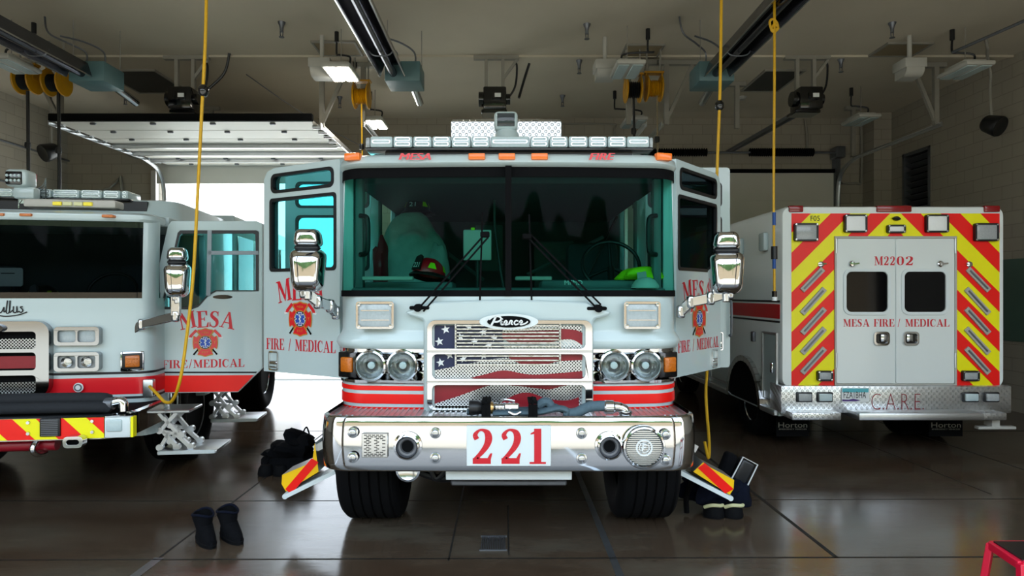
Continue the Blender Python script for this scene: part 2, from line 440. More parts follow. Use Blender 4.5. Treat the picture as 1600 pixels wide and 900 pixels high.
def floor_mat():
    m = mat('floor_polished', '#4c443a', .2); nt = m.node_tree; b = nt.nodes['Principled BSDF']
    tc = nt.nodes.new('ShaderNodeTexCoord'); mp = nt.nodes.new('ShaderNodeMapping'); mp.inputs['Scale'].default_value = (.5, 1.3, 1)
    nt.links.new(tc.outputs['Object'], mp.inputs[0])
    n1 = nt.nodes.new('ShaderNodeTexNoise'); n1.inputs['Scale'].default_value = 1.1; n1.inputs['Detail'].default_value = 7; n1.inputs['Roughness'].default_value = .6
    n2 = nt.nodes.new('ShaderNodeTexNoise'); n2.inputs['Scale'].default_value = 5; n2.inputs['Detail'].default_value = 8; n2.inputs['Roughness'].default_value = .7
    nt.links.new(mp.outputs[0], n1.inputs[0]); nt.links.new(mp.outputs[0], n2.inputs[0])
    cr = nt.nodes.new('ShaderNodeValToRGB'); e = cr.color_ramp.elements
    e[0].position = .3; e[0].color = lin('#4c3a2c'); e[1].position = .72; e[1].color = lin('#6e675a')
    x = e.new(.5); x.color = lin('#5c4d3f')
    nt.links.new(n1.outputs['Fac'], cr.inputs[0])
    mx = nt.nodes.new('ShaderNodeMix'); mx.data_type = 'RGBA'; mx.blend_type = 'MULTIPLY'; mx.inputs[0].default_value = .5
    nt.links.new(cr.outputs[0], mx.inputs[6]); nt.links.new(n2.outputs['Fac'], mx.inputs[7]); nt.links.new(mx.outputs[2], b.inputs['Base Color'])
    mr = nt.nodes.new('ShaderNodeMapRange'); mr.inputs['To Min'].default_value = .06; mr.inputs['To Max'].default_value = .26
    nt.links.new(n2.outputs['Fac'], mr.inputs[0]); nt.links.new(mr.outputs[0], b.inputs['Roughness'])
    bp = nt.nodes.new('ShaderNodeBump'); bp.inputs['Strength'].default_value = .06; bp.inputs['Distance'].default_value = .02
    nt.links.new(n2.outputs['Fac'], bp.inputs['Height']); nt.links.new(bp.outputs[0], b.inputs['Normal'])
    b.inputs['Specular IOR Level'].default_value = .6
floor_mat()
mat('ceiling_plaster', '#c4bba9', .9, var=.16, scale=.7, bump=.05)
# ================================================================ the building
XL, XR, YB, YF, H = -8.9, 7.6, 13.0, 1.4, 5.33
DH = 4.25
struct(MB().box(XL-.3, XR+.3, YF-.3, YB+.3, -.2, 0).build('floor', 'floor_polished'))
struct(MB().box(XL-.3, XR+.3, YF-.3, YB+.3, H, H+.3).build('ceiling', 'ceiling_plaster'))
struct(MB().box(XL-.3, XL, YF-.3, YB+.3, 0, H).build('wall_left', 'block_y'))
# right wall with the louvre opening
mb = MB(); mb.plate(rect(YF-.3, YB+.3, 0, H), [rect(11.45, 12.25, 2.5, 4.42)], (XR,0,0), Y3, Z3, .3, 0)
struct(mb.build('wall_right', 'block_y'))
mb = MB(); mb.plate(rect(XL-.3, XR+.3, 0, H), [rect(-7.05,-2.85,0.001,DH), rect(-2.1,2.1,0.001,DH), rect(2.45,6.62,0.001,DH)], (0,YB,0), X3, Z3, 0, -.3)
struct(mb.build('wall_back', 'block_x'))
mb = MB(); mb.plate(rect(XL-.3, XR+.3, 0, H), [rect(-7.5,-2.6,0.001,4.9), rect(-2.35,2.4,0.001,4.9), rect(2.65,7.3,0.001,4.9)], (0,YF,0), X3, Z3, .3, 0)
struct(mb.build('wall_front', 'block_x'))
struct(MB().box(-60, 60, -60, YF-.3, -.25, -.02).build('ground_front', 'concrete_out'))
struct(MB().box(-60, 60, YB+.3, 70, -.25, -.02).build('ground_rear', 'concrete_sunlit'))
struct(MB().box(-40, 40, -26, -25.6, 0, 3.2).build('wall_outside', 'tan_wall'))
mb = MB(); rt = random.Random(3)
for i in range(30): mb.blob((-44+i*3.1, -29+rt.uniform(-1,1), 4.2), 2.8, 2.2, rt.uniform(4.0,4.8), .3, i, 9)
h_ = mb.build('treeline', 'hedge'); h_['kind'] = 'stuff'; h_['label'] = 'green trees standing behind the tan wall across the street'; h_['category'] = 'trees'
# painted green dado on the right wall, seam strips, floor joints and inlaid metal strips
struct(MB().box(XR-.012, XR, 6.5, 12.9, 1.05, 2.28).build('trim_1', 'green_paint'))
struct(MB().box(XL, XR, 9.57, 9.63, H-.03, H).build('trim_2', 'ceiling_plaster'))
n_ = 3
for m, (x0, y0), (x1, y1), wd in (('joint_dark',(-8.9,4.17),(7.6,4.30),.016), ('joint_dark',(-8.9,5.42),(-2.3,5.42),.014),('joint_dark',(-2.3,5.42),(7.6,5.5),.010),
      ('joint_dark',(-8.9,8.2),(7.6,8.2),.014), ('joint_dark',(-8.9,-1),(-8.9+.001,0),.001),
      ('joint_dark',(-2.30,4.25),(-2.28,13),.016),('joint_metal',(-2.33,1.2),(-2.30,4.25),.065), ('joint_dark',(2.2,4.25),(2.12,13),.03),
      ('joint_metal',(.72,1.2),(.685,13),.05), ('joint_dark',(-.375,4.2),(-.4,13),.012), ('joint_dark',(.02,5.3),(.02,4.3),.01),
      ('joint_dark',(4.25,5.6),(4.1,13),.012), ('joint_dark',(5.2,5.0),(5.05,13),.012), ('joint_dark',(-6.7,1.2),(-6.7,13),.016)):
    if wd < .005: continue
    d = V((x1-x0, y1-y0, 0)).normalized(); nn = V((-d.y, d.x, 0))*wd/2
    mb = MB(); mb.add([V((x0,y0,.0015))-nn, V((x1,y1,.0015))-nn, V((x1,y1,.0015))+nn, V((x0,y0,.0015))+nn], [(0,1,2,3)])
    struct(mb.build('trim_%d' % n_, m, smooth=False)); n_ += 1
mb = MB()
for i in range(14): mb.box(-.17+i*.0125, -.165+i*.0125, 4.38, 4.62, .0, .006)
mb.box(-.18, .01, 4.37, 4.38, 0, .007).box(-.18, .01, 4.62, 4.63, 0, .007)
tag(mb.build('floor_drain', 'steel_dark'), 'slotted dark floor drain grate in the floor under the middle fire engine', 'drain')
# louvre
t = thing('wall_louvre', (XR, 11.85, 2.5), 'tall dark louvred vent set in the block wall', 'vent')
mb = MB().plate(rect(11.45,12.25,2.5,4.42), [rect(11.52,12.18,2.57,4.35)], (XR-.01,0,0), -Y3, Z3, 0, -.1) if False else MB()
for a in ((11.45,11.51,2.5,4.42),(12.19,12.25,2.5,4.42),(11.45,12.25,2.5,2.56),(11.45,12.25,4.36,4.42)): mb.box(XR-.01, XR+.12, *a)
mb.build('louvre_frame', 'steel_dark', t)
mb = MB()
for i in range(15):
    z = 2.6+i*.118
    mb.bar((XR+.06, 11.5, z+.03), (XR+.06, 12.2, z+.03), .12, .01, up=V((.5,0,.85)))
mb.build('louvre_blade', 'steel_dark', t)
MB().box(XR+.14, XR+.16, 11.45, 12.25, 2.5, 4.42).build('backing', 'black_matte', t)
# ---- overhead door of the left bay, rolled up under the ceiling
def panel_section(mb, x0, x1, y0, y1, z, t=.05): mb.box(x0, x1, y0, y1, z, z+t, .008, 1)
dr = bpy.data.objects.new('door_1', None); COL.objects.link(dr); dr.location = (-4.8, 9.5, 4.3); dr['kind'] = 'structure'; ROOTOFF['door_1'] = (-4.8,9.5,4.3)
zt = 4.33
for i in range(6):
    y0 = 9.5+i*.56; mb = MB(); mb.box(-6.75, -2.9, y0, y0+.55, zt, zt+.05, .008, 1)
    mb.build('door_panel', 'door_white', dr)
MB().box(-7.02, -2.88, 12.86, 12.92, 3.98, 4.42, .008, 1).build('door_panel', 'door_white', dr)
MB().box(-6.75, -2.85, 9.43, 9.5, zt-.02, zt+.09, .01, 1).build('bottom_seal', 'black_matte', dr)
mb = MB()
for i in range(7):
    y = 9.62+i*.5
    for x in (-6.2,-5.3,-4.4,-3.5): mb.box(x-.04, x+.04, y-.02, y+.02, zt-.03, zt, .005, 1)
mb.build('door_hinge', 'steel_dark', dr)
mb = MB()
for y in (11.0, 11.6, 12.2): mb.box(-6.75, -2.9, y-.02, y+.02, zt-.07, zt-.0)
mb.build('strut', 'aluminium', dr)
def track(parent, x, z, y0, sgn, part='door_track'):
    mb = MB(); pts = [(x,y0,z),(x,12.1,z),(x,12.55,z-.1),(x,12.78,z-.35),(x,12.84,z-.8),(x,12.84,.05)]
    P = catmull(pts[1:5], 6); P = [V(pts[0])]+P+[V(pts[5])]
    for a, b in zip(P, P[1:]):
        up = (b-a).cross(X3)
        mb.bar(a, b, .012, .07, up=up); mb.bar(a+X3*sgn*.03, b+X3*sgn*.03, .06, .01, up=up)
    return mb.build(part, 'aluminium', parent)
track(dr, -6.86, 4.33, 9.6, 1); track(dr, -2.82, 4.33, 9.75, -1)
mb = MB()
for i in range(9):
    y = 9.75+i*.34; mb.cyl((-6.86,y,4.33), (-6.72,y,4.33), .03, seg=10); mb.box(-6.80,-6.74,y-.06,y+.05,4.30,4.40)
for i in range(5):
    y = 9.8+i*.3; mb.cyl((-2.95,y,4.31), (-2.82,y,4.31), .03, seg=10)
mb.build('roller', 'chrome_soft', dr)
struct(MB().box(-7.15,-7.05,12.9,13.02,0,DH).build('trim_20','aluminium')); 
# ---- closed doors of the middle and right bays
for nm, x0, x1 in (('door_2', -2.1, 2.1), ('door_3', 2.45, 6.62)):
    dr = bpy.data.objects.new(nm, None); COL.objects.link(dr); dr.location = ((x0+x1)/2, 12.9, 0); dr['kind'] = 'structure'; ROOTOFF[nm] = ((x0+x1)/2,12.9,0)
    for i in range(7):
        z = i*.607; MB().box(x0-.03, x1+.03, 12.92, 12.985, z, z+.609, .006, 1).build('door_panel', 'door_white', dr)
    MB().box(x0-.05, x1+.05, 12.86, 12.93, 4.20, 4.27).build('top_seal', 'black_matte', dr)
    track(dr, x0-.06, 4.36, 9.8, 1); track(dr, x1+.06, 4.36, 9.8, -1)
    mb = MB(); mb.box(x1, x1+.1, 12.84, 12.98, 0, 4.6); mb.box(x0-.1, x0, 12.84, 12.98, 0, 4.6); mb.build('door_post', 'steel_dark', dr)
    mb = MB(); mb.cyl((x0, 12.75, 4.58), (x1+.05, 12.75, 4.58), .022, seg=10); mb.build('spring_shaft', 'steel_dark', dr)
    for a, b in ((x0+.15, x0+1.55), (x1-1.75, x1-.5)):
        mb = MB(); mb.lathe([(.05 if k%2 else .085, (b-a)*k/60) for k in range(61)], (a,12.75,4.58), X3, 12); mb.build('torsion_spring', 'black_matte', dr)
    mb = MB(); mb.box(x1-.06, x1+.12, 12.68, 12.95, 4.47, 4.69, .01, 1); mb.build('bearing_bracket', 'steel_dark', dr)
# ---- conduit pipes
for nm, pts, r, lab in (('conduit_pipe', [(-5.9,12.95,5.25),(-7.6,12.95,5.25),(-7.62,12.95,4.55),(-7.0,12.95,4.55)], .02, 'thin conduit looping down beside the open overhead door'),
     ('conduit_pipe', [(-8.86,12.6,3.4),(-8.0,12.93,3.9),(-7.75,12.93,3.8),(-7.72,12.93,0)], .03, 'grey conduit bending down the back wall by the open overhead door'),
     ('conduit_pipe', [(.5,12.95,5.2),(2.1,12.95,5.2),(2.2,12.95,5.1),(2.2,12.95,4.6)], .02, 'thin conduit on the back wall above the middle closed door'),
     ('conduit_pipe', [(6.8,12.95,4.0),(7.1,12.95,4.0),(7.2,12.95,4.1),(7.2,12.95,5.3)], .025, 'thin conduit on the back wall beside the louvred vent'),
     ('conduit_pipe', [(6.05,12.95,5.3),(6.1,12.95,5.0),(6.1,12.95,4.7)], .025, 'short conduit dropping to the torsion spring of the closed door')):
    tag(MB().tube(pts, r, 8, 3).build(nm, 'strut_grey'), lab, 'pipe')
tag(MB().box(7.25, 7.6, 12.6, 12.99, 0, 5.33).build('corner_post', 'block_x'), 'full height block pier in the back corner beside the louvred vent', 'pillar')
MBp = MB().tube([(XL+.03, 13, 4.46),(XL+.03,10,4.46),(XL+.03,5,4.46)], .02, 6, 2); tag(MBp.build('conduit_pipe','steel_dark'), 'upper dark conduit running along the side wall behind the yellow reels', 'pipe')
MBp = MB().tube([(XL+.03, 13, 3.75),(XL+.03,10,3.75),(XL+.03,5,3.75)], .02, 6, 2); tag(MBp.build('conduit_pipe','steel_dark'), 'lower dark conduit running along the side wall beneath the black speaker', 'pipe')
MBp = MB().tube([(6.0, 8.6, 5.0),(7.0,6.5,5.27),(7.55,5.6,5.29)], .02, 6, 2); tag(MBp.build('conduit_pipe','steel_dark'), 'dark cable run slanting from the wall to the hanging light near the round speaker', 'pipe')
MBp = MB().box(XL+.0, XL+.02, 12.05, 12.13, 3.88, 4.02); tag(MBp.build('fire_alarm_sign','red_paint'), 'small red fire device on the side wall above the spotlight', 'alarm')

# ================================================================ overhead equipment
def CY(py, z): return (z-EYE)*1000/(460-py)
# hanging twin panel lights
def hang_light(px, py, mpx, lit, label):
    z = 4.72; Y = CY(py, z); x = PX(px, Y); mx = PX(mpx, Y)
    t = thing('hanging_light', (x,Y,H), label, 'light', 'lit hanging lights' if lit else 'unlit hanging lights')
    mb = MB(); mb.box(x-.19, x+.19, Y-.3, Y+.3, z, z+.06, .02); mb.box(x-.15, x+.15, Y-.2, Y+.2, z+.06, z+.11, .02); mb.build('housing', 'unit_grey', t)
    for s in (-1,1): MB().box(x+s*.092-.07, x+s*.092+.07, Y-.27, Y+.27, z-.012, z+.002, .006, 1).build('lens', 'lamp_glow' if lit else 'lens_clear', t)
    MB().tube([(mx,Y+.1,H-.12),(mx,Y+.1,H-.3),(mx+.05,Y+.05,5.0),(x+.12 if mx < x else x-.05,Y,4.95),(x+.1 if mx < x else x-.05,Y,4.82)], .014, 8).build('power_cord', 'black_plastic', t)
    MB().cyl((mx,Y+.1,H), (mx,Y+.1,H-.14), .03, seg=12).build('plug', 'black_plastic', t)
    MB().cyl((x,Y,H), (x,Y,z+.1), .006, seg=6).build('hanger_wire', 'strut_grey', t)
    return t
hang_light(533, 116, 523, True, 'nearer lit hanging light, glowing in front of the yellow reel above the fire engine')
hang_light(586, 195, 577, True, 'smaller lit hanging light just above the end of the roof light bar')
hang_light(980, 112, 1015, False, 'unlit hanging light in front of the yellow reels on the ceiling frame')
hang_light(990, 194, 962, False, 'unlit hanging light far back above the light bar end')
hang_light(1508, 113, 1496, False, 'unlit hanging light nearest the wall with the round black speaker')
hang_light(1345, 190, 1335, False, 'unlit hanging light far back near the louvred vent')
hang_light(18, 104, 44, False, 'unlit hanging light beside the pair of yellow reels')
# tube heaters
def heater(x, bx, label):
    y0, y1, z = 2.2, 8.25, 4.62
    t = thing('tube_heater', (x,y1,H), label, 'heater', 'radiant tube heaters under the ceiling')
    mb = MB(); pr = [(-.17,-.06),(-.15,-.06),(-.10,.09),(.10,.09),(.15,-.06),(.17,-.06),(.115,.11),(-.115,.11)]
    mb.plate(pr[::-1], [], (x,y0,z), X3, Z3, 0, -(y1-y0)); mb.build('reflector', 'reflector_metal', t)
    mb = MB(); mb.bar((x-.165,y0,z-.062),(x-.165,y1,z-.062),.014,.012); mb.bar((x+.165,y0,z-.062),(x+.165,y1,z-.062),.014,.012); mb.build('edge_trim', 'chrome_soft', t)
    MB().cyl((x,y0,z-.0), (x,y1+.1,z-.0), .052, seg=18).build('burner_tube', 'reflector_metal', t)
    mb = MB()
    for k in range(4): mb.tube([(x-.15,y0+.8+k*1.5,z+.0),(x-.1,y0+.8+k*1.5,z-.06),(x,y0+.8+k*1.5,z-.075),(x+.1,y0+.8+k*1.5,z-.06),(x+.15,y0+.8+k*1.5,z)], .008, 6, 3)
    mb.build('hanger_clip', 'steel_dark', t)
    MB().box(bx-.23, bx+.23, y1+.05, y1+.5, z-.10, z+.16, .012).build('burner_box', 'teal_box', t)
    MB().cyl((bx+.08,y1+.5,z-.02), (bx+.1,y1+1.0,z-.1), .055, seg=18).build('flue_pipe', 'chrome_soft', t)
    for sx, yy in ((-.2,y1+.1),(.2,y1+.45),(0,5.0),(0,3.0)): MB().cyl((bx+sx,yy,z+.1),(bx+sx,yy,H),.006,seg=6).build('hanger_wire', 'strut_grey', t)
    mb = MB(); mb.tube([(bx-.1,y1+.2,z+.16),(bx-.1,y1+.2,z+.32),(bx-.25,y1+.1,z+.4),(bx-.45,y1,z+.5),(bx-.5,y1,H)], .012, 8)
    mb.tube([(bx+.15,y1+.2,z+.16),(bx+.13,y1+.2,z+.33),(bx-.05,y1+.1,z+.42),(bx-.3,y1,z+.46)], .012, 8); mb.build('gas_hose', 'steel_dark', t)
heater(-5.5, -5.44, 'black tube heater with teal box in front of the two yellow reels')
heater(-1.46, -1.34, 'black tube heater with teal box beside the lit lights, over the middle fire engine')
heater(2.73, 2.74, 'black tube heater with teal box over the gap beside the ambulance')
# door operators
def operator(x, label, br):
    y, z = 9.6, 4.66
    t = thing('door_operator', (x,y,H), label, 'door opener', 'overhead door openers')
    mb = MB(); mb.box(x-.17, x+.17, y-.2, y+.15, z-.17, z+.15, .02); mb.box(x-.05,x+.1,y-.23,y-.19,z-.05,z+.06,.01,1); mb.cyl((x-.24,y-.05,z),(x-.1,y-.05,z),.11,seg=16)
    mb.cyl((x+.1,y-.05,z),(x+.23,y-.05,z),.08,seg=16); mb.box(x-.2,x+.18,y-.1,y+.2,z-.21,z-.16,.01,1); mb.build('motor', 'black_gloss', t)
    MB().box(x+.0, x+.09, y-.236, y-.228, z-.02, z+.04).build('rating_plate', 'lettering_white', t)
    for s in (-.13,.12): MB().box(x+s-.025, x+s+.025, y-.03, y+.03, z+.14, H).build('strut', 'strut_grey', t)
    MB().box(x-.32, x+.36, y-.04, y+.04, H-.06, H-.005).build('ceiling_rail', 'strut_grey', t)
    MB().bar((x+.34,y,H-.05),(x+.12,y,H-.35),.04,.04).build('strut', 'strut_grey', t)
    mb = MB()
    for s in (-.05,.05): mb.bar((x+s,y+.1,z-.12),(x+s,12.9,4.62),.025,.05)
    mb.build('rail', 'steel_dark', t)
    MB().tube([(x+.17,y,z),(x+.3,y,z+.2),(x+.33,y,z+.5),(x+.3,y,H-.1)], .016, 8).build('power_cord', 'black_plastic', t)
operator(-4.8, 'black overhead door opener motor above the open rear door', 1)
operator(-.16, 'black overhead door opener motor above the middle fire engine spotlight', 1)
operator(4.5, 'black overhead door opener motor above the ambulance', 1)
# steel track hangers
def hanger(x, y, z, dx, label, cross=0):
    t = thing('track_hanger', (x,y,H), label, 'bracket', 'steel angle hangers of the door tracks')
    MB().box(x-.035, x+.035, y-.035, y+.035, z-.05, H-.04).build('upright', 'strut_grey', t)
    MB().box(min(x,x+dx)-.15, max(x,x+dx)+.15, y-.04, y+.04, H-.07, H-.002).build('ceiling_rail', 'strut_grey', t)
    if dx: MB().bar((x,y,z),(x+dx,y,H-.06),.05,.05).build('brace', 'strut_grey', t)
hanger(-6.75, 9.7, 4.38, -.45, 'grey steel track hanger just behind the pair of yellow reels')
hanger(-2.84, 9.9, 4.38, .4, 'grey steel track hanger beside the nearer lit light')
hanger(-2.2, 9.9, 4.4, 0, 'dark upright track hanger behind the middle tube heater box')
hanger(1.88, 9.8, 4.4, .3, 'grey steel track hanger behind the unlit light and yellow reels')
hanger(2.46, 9.8, 4.4, .4, 'grey steel track hanger just past the yellow reel with the hanging cord')
hanger(6.65, 9.9, 4.42, -.35, 'grey steel track hanger at the small grey ceiling unit near the wall')
hanger(-5.6, 12.2, 4.45, 0, 'far grey track hanger over the raised overhead door')
hanger(6.62, 12.2, 4.42, 0, 'far grey track hanger near the louvred vent')
hanger(3.9, 10.8, 4.6, 0, 'grey hanger behind the heater flue above the ambulance side')
# yellow reels
def reel(x, y, z, label, seed=0):
    t = thing('cord_reel', (x,y,H), label, 'reel', 'yellow retractable reels under the ceiling')
    for s in (-1,1): MB().lathe([(0,0),(.18,0),(.19,.012),(.18,.024),(0,.024)], (x+s*.09,y,z), X3*s, 24).build('side_plate', 'yellow_paint', t)
    MB().lathe([(.10 if k%2 else .12, -.085+.17*k/12) for k in range(13)], (x,y,z), X3, 20).build('cord_wrap', 'yellow_paint' if seed else 'black_plastic', t)
    mb = MB(); mb.box(x-.12, x-.105, y-.06, y+.06, z, z+.22); mb.box(x+.105, x+.12, y-.06, y+.06, z, z+.22); mb.box(x-.14, x+.14, y-.06, y+.06, z+.21, z+.235); mb.build('bracket', 'yellow_paint', t)
    for s in (-1,1): MB().cyl((x+s*.1,y,z+.2),(x+s*.1,y,H),.012,seg=8).build('hanger_rod', 'strut_grey', t)
    return t
reel(-6.72, 9.0, 4.75, 'outer yellow reel of the pair next to the side wall')
reel(-6.35, 9.05, 4.74, 'inner yellow reel of the pair, with black cord wrapped on it')
reel(-2.16, 9.6, 4.72, 'yellow reel directly below the nearer lit hanging light', 1)
reel(1.85, 9.3, 4.72, 'yellow reel hidden partly behind the unlit light and grey brace')
reel(2.15, 9.3, 4.74, 'yellow reel wound with orange hose, just past its dark neighbour', 1)
for x, y, z0, z1, m, r, lab in ((-6.72,9.0,2.2,4.55,'black_plastic',.022,'black cord hanging straight from the outer yellow reel'),(-6.32,9.05,2.0,4.55,'black_plastic',.022,'black cord hanging beside the small speaker from the inner reel'),
      (-2.16,9.6,2.6,4.55,'cord_yellow',.012,'thin yellow cord hanging from the reel below the lit light'),(2.2,9.3,2.6,4.6,'hatch_tan',.012,'thin orange hose hanging from the reel wound with hose'),(1.86,9.3,3.0,4.6,'black_plastic',.018,'black cord hanging down behind the grey brace')):
    t = thing('charging_cable', (x,y,z1), lab, 'cord'); MB().tube([(x,y,z1+.06),(x+.01,y,(z0+z1)/2),(x,y,z0)], r, 8).build('cord', m, t)
    MB().lathe([(.0,-.05),(.035,-.04),(.04,0),(.035,.04),(0,.05)], (x,y,z0+.7*(z1-z0)), Z3, 14).build('stopper', 'black_plastic', t)
# small grey ceiling units
for px, py, lab in ((503,110,'small grey ceiling unit just behind the nearer lit light'),(945,112,'small grey ceiling unit beside the unlit light over the engine'),(1421,110,'small grey ceiling unit on the bracket above the ambulance corner')):
    z = 4.85; Y = CY(py,z); x = PX(px,Y)
    t = thing('ceiling_unit', (x,Y,H), lab, 'ceiling unit', 'grey boxy units under the ceiling')
    MB().box(x-.15, x+.15, Y-.15, Y+.15, z, z+.13, .01).build('body', 'unit_grey', t)
    mb = MB(); pr = [(-.14,0),(.14,0)]
    rings = []
    for k in range(7):
        a = math.pi/2*k/6; rings.append([(x-.125, Y-.14+.1*(1-math.cos(a)), z-.11*math.sin(a)), (x+.125, Y-.14+.1*(1-math.cos(a)), z-.11*math.sin(a))])
    rings.append([(x-.125,Y+.13,z-.11),(x+.125,Y+.13,z-.11)]); rings.append([(x-.125,Y+.13,z),(x+.125,Y+.13,z)])
    mb.loft(rings); mb.add([r[0] for r in rings], [list(range(len(rings)))]); mb.add([r[1] for r in rings], [list(range(len(rings)))[::-1]]); mb.build('lower_cover', 'unit_grey', t)
    MB().cyl((x,Y,z+.12),(x,Y,H),.03,seg=12).build('stem', 'unit_grey', t)
# sprinklers
for px, py, z, lab in ((440,50,5.2,'ceiling sprinkler in front of the nearer lit light'),(917,53,5.2,'nearest ceiling sprinkler above the fire engine cab'),(905,118,5.1,'second ceiling sprinkler back, above the engine'),(879,169,5.1,'third ceiling sprinkler back, above the diamond plate box'),
      (1394,51,5.2,'ceiling sprinkler in front of the tan ceiling hatch over the ambulance'),(1314,116,5.1,'ceiling sprinkler over the middle of the ambulance'),(196,166,5.1,'ceiling sprinkler above the raised overhead door'),(531,171,5.1,'ceiling sprinkler between the two lit lights')):
    Y = CY(py,z); x = PX(px,Y)
    t = thing('sprinkler', (x,Y,H), lab, 'sprinkler', 'ceiling sprinkler heads')
    MB().lathe([(.05,0),(.045,.02),(.03,.05),(.022,.09),(.022,.13),(0,.13)][::1], (x,Y,H), -Z3, 14).build('body', 'steel_dark', t)
    MB().lathe([(0,0),(.035,0),(.035,.006),(0,.006)], (x,Y,H-.2), Z3, 12).cyl((x-.02,Y,H-.12),(x-.012,Y,H-.2),.006,seg=6).cyl((x+.02,Y,H-.12),(x+.012,Y,H-.2),.006,seg=6).build('deflector', 'steel_dark', t)
# hatches and vents in the ceiling
for x0, x1, y0, y1, m, lab in ((-2.72,-2.15,9.05,9.52,'hatch_tan','tan ceiling hatch beside the lit hanging light'),(1.75,2.25,9.15,9.6,'hatch_tan','tan ceiling hatch above the unlit light over the engine'),(5.45,6.05,9.1,9.55,'hatch_tan','tan ceiling hatch above the ambulance'),
      (4.15,4.75,10.2,11.2,'hatch_dark','dark square ceiling vent behind the ambulance door opener'),(-6.45,-5.6,10.2,11.3,'hatch_dark','dark square ceiling vent behind the teal heater box')):
    t = thing('ceiling_hatch', ((x0+x1)/2,(y0+y1)/2,H), lab, 'hatch')
    MB().box(x0, x1, y0, y1, H-.02, H-.001).build('hatch_panel', m, t)
    mb = MB()
    for a in ((x0-.03,x0,y0-.03,y1+.03),(x1,x1+.03,y0-.03,y1+.03),(x0,x1,y0-.03,y0),(x0,x1,y1,y1+.03)): mb.box(*a, H-.03, H-.001)
    mb.build('hatch_frame', 'strut_grey', t)
x, Y = PX(1160,11.6), 11.6
tag(MB().lathe([(0,.05),(.05,.05),(.07,.02),(.075,0),(0,0)], (x,Y,H), -Z3, 20).build('smoke_detector', 'unit_grey'), 'round white smoke detector on the ceiling past the right tube heater', 'detector')
# black round speakers
def speaker(px, py, Y, lab, pts):
    x, z = PX(px,Y), PZ(py,Y)
    t = thing('speaker', (x,Y,z), lab, 'speaker', 'black wall speakers')
    ax = V((.35 if px > 800 else -.45,-.8,-.45)).normalized()
    MB().lathe([(.0,-.12),(.10,-.12),(.12,-.09),(.145,.06),(.15,.1),(.14,.12),(.12,.105),(0,.10)], (x,Y,z), ax, 24).build('body', 'black_plastic', t)
    MB().tube(pts(x,Y,z), .02, 8, 4).build('conduit', 'strut_grey', t)
speaker(1551, 195, 9.3, 'round black speaker hung from a conduit on the side wall, beside the end light', lambda x,Y,z: [(x,Y+.02,z+.1),(x-.02,Y+.02,z+.5),(x-.03,Y,z+.75),(x-.15,Y-.1,z+.95),(x-.3,Y-.3,z+1.0),(x-.32,Y-.3,H)])
speaker(78, 237, 10.6, 'small black speaker on the side wall below the yellow reels', lambda x,Y,z: [(x-.02,Y+.05,z+.1),(x-.02,Y+.05,z+.3),(x-.02,Y+.05,z+.6),(x-.02,Y+.05,H)])
# swing arm cables near the openers
for pts, lab in (([(-4.45,9.55,4.8),(-4.2,9.55,5.05),(-4.1,9.5,5.33)], 'black cable arm rising beside the opener over the open door'), ([(.2,9.6,4.7),(.28,9.7,5.0),(.36,9.7,5.25)], 'black cable arm rising beside the opener over the middle engine')):
    tag(MB().tube(pts, .02, 8).build('cable', 'black_plastic'), lab, 'cable')
tag(MB().tube([(-3.95,9.75,5.1),(-3.3,11.2,4.75),(-2.6,12.9,4.6)], .008, 6, 2).build('cable','steel_dark'), 'thin slanting cable between opener and back wall above the raised door', 'cable')
# hanging yellow charging cords
def drop(pts, r, lab, stop=None, extra=None):
    t = thing('charging_cable', pts[0], lab, 'cord', 'yellow charging cords')
    MB().tube(pts, r, 8, 6).build('cord', 'cord_yellow', t)
    if stop: MB().lathe([(0,-.045),(.022,-.045),(.04,-.02),(.04,.02),(.022,.045),(0,.045)], stop, Z3, 16).build('stopper', 'black_gloss', t)
    return t
A = lambda px, py, Y: (PX(px,Y), Y, PZ(py,Y))
Y = 5.12
drop([(PX(323,Y),Y,H+.005),A(323,-60,Y),A(321,60,Y),A(316,160,Y),A(309,300,Y),A(302,430,Y),A(290,540,Y),A(281,595,Y),A(270,625,Y+.08),A(258,628,Y+.16),A(245,615,Y+.26),A(234,604,Y+.35)], .013, 'yellow charging cord looping to the plug on the truck with the open cab door', A(318,142,Y))
Y = 5.95
drop([(PX(1128,Y),Y,H+.005),A(1127,0,Y),A(1125,140,Y),A(1121,250,Y),A(1116,400,Y),A(1106,560,Y),A(1103,620,Y),A(1108,690,Y),A(1107,716,Y),A(1101,690,Y)], .014, 'yellow charging cord passing behind the open cab door beside the mirror', A(1124,165,Y))
Y = 6.33
t = drop([(PX(1210,Y),Y,4.70),A(1210,20,Y),A(1210,130,Y),A(1209,250,Y),A(1209,340,Y),A(1210,455,Y)], .013, 'yellow charging cord with blue sleeve hanging at the ambulance corner')
MB().tube([A(1203,33,Y),A(1208,30,Y),A(1214,36,Y),A(1215,44,Y),A(1208,47,Y),A(1204,42,Y)], .012, 8, 5, closed=True).tube([A(1205,46,Y),A(1210,50,Y),A(1216,44,Y),A(1210,38,Y)], .011, 8, 5, closed=True).build('knot', 'cord_yellow', t)
mb = MB()
for a, b in ((332,352),(403,420)): mb.cyl(A(1209.4,a,Y), A(1209.6,b,Y), .017, seg=12)
mb.build('sleeve', 'cord_blue', t)
MB().cyl(A(1209.6,385,Y), A(1209.7,405,Y), .03, seg=12).build('coil_label', 'black_plastic', t)
MB().cyl(A(1210,455,Y), A(1210,464,Y), .024, seg=14).build('plug', 'black_gloss', t).data
MB().cyl(A(1210,464,Y), A(1210,470,Y), .026, seg=14).build('connector', 'lettering_white', t)
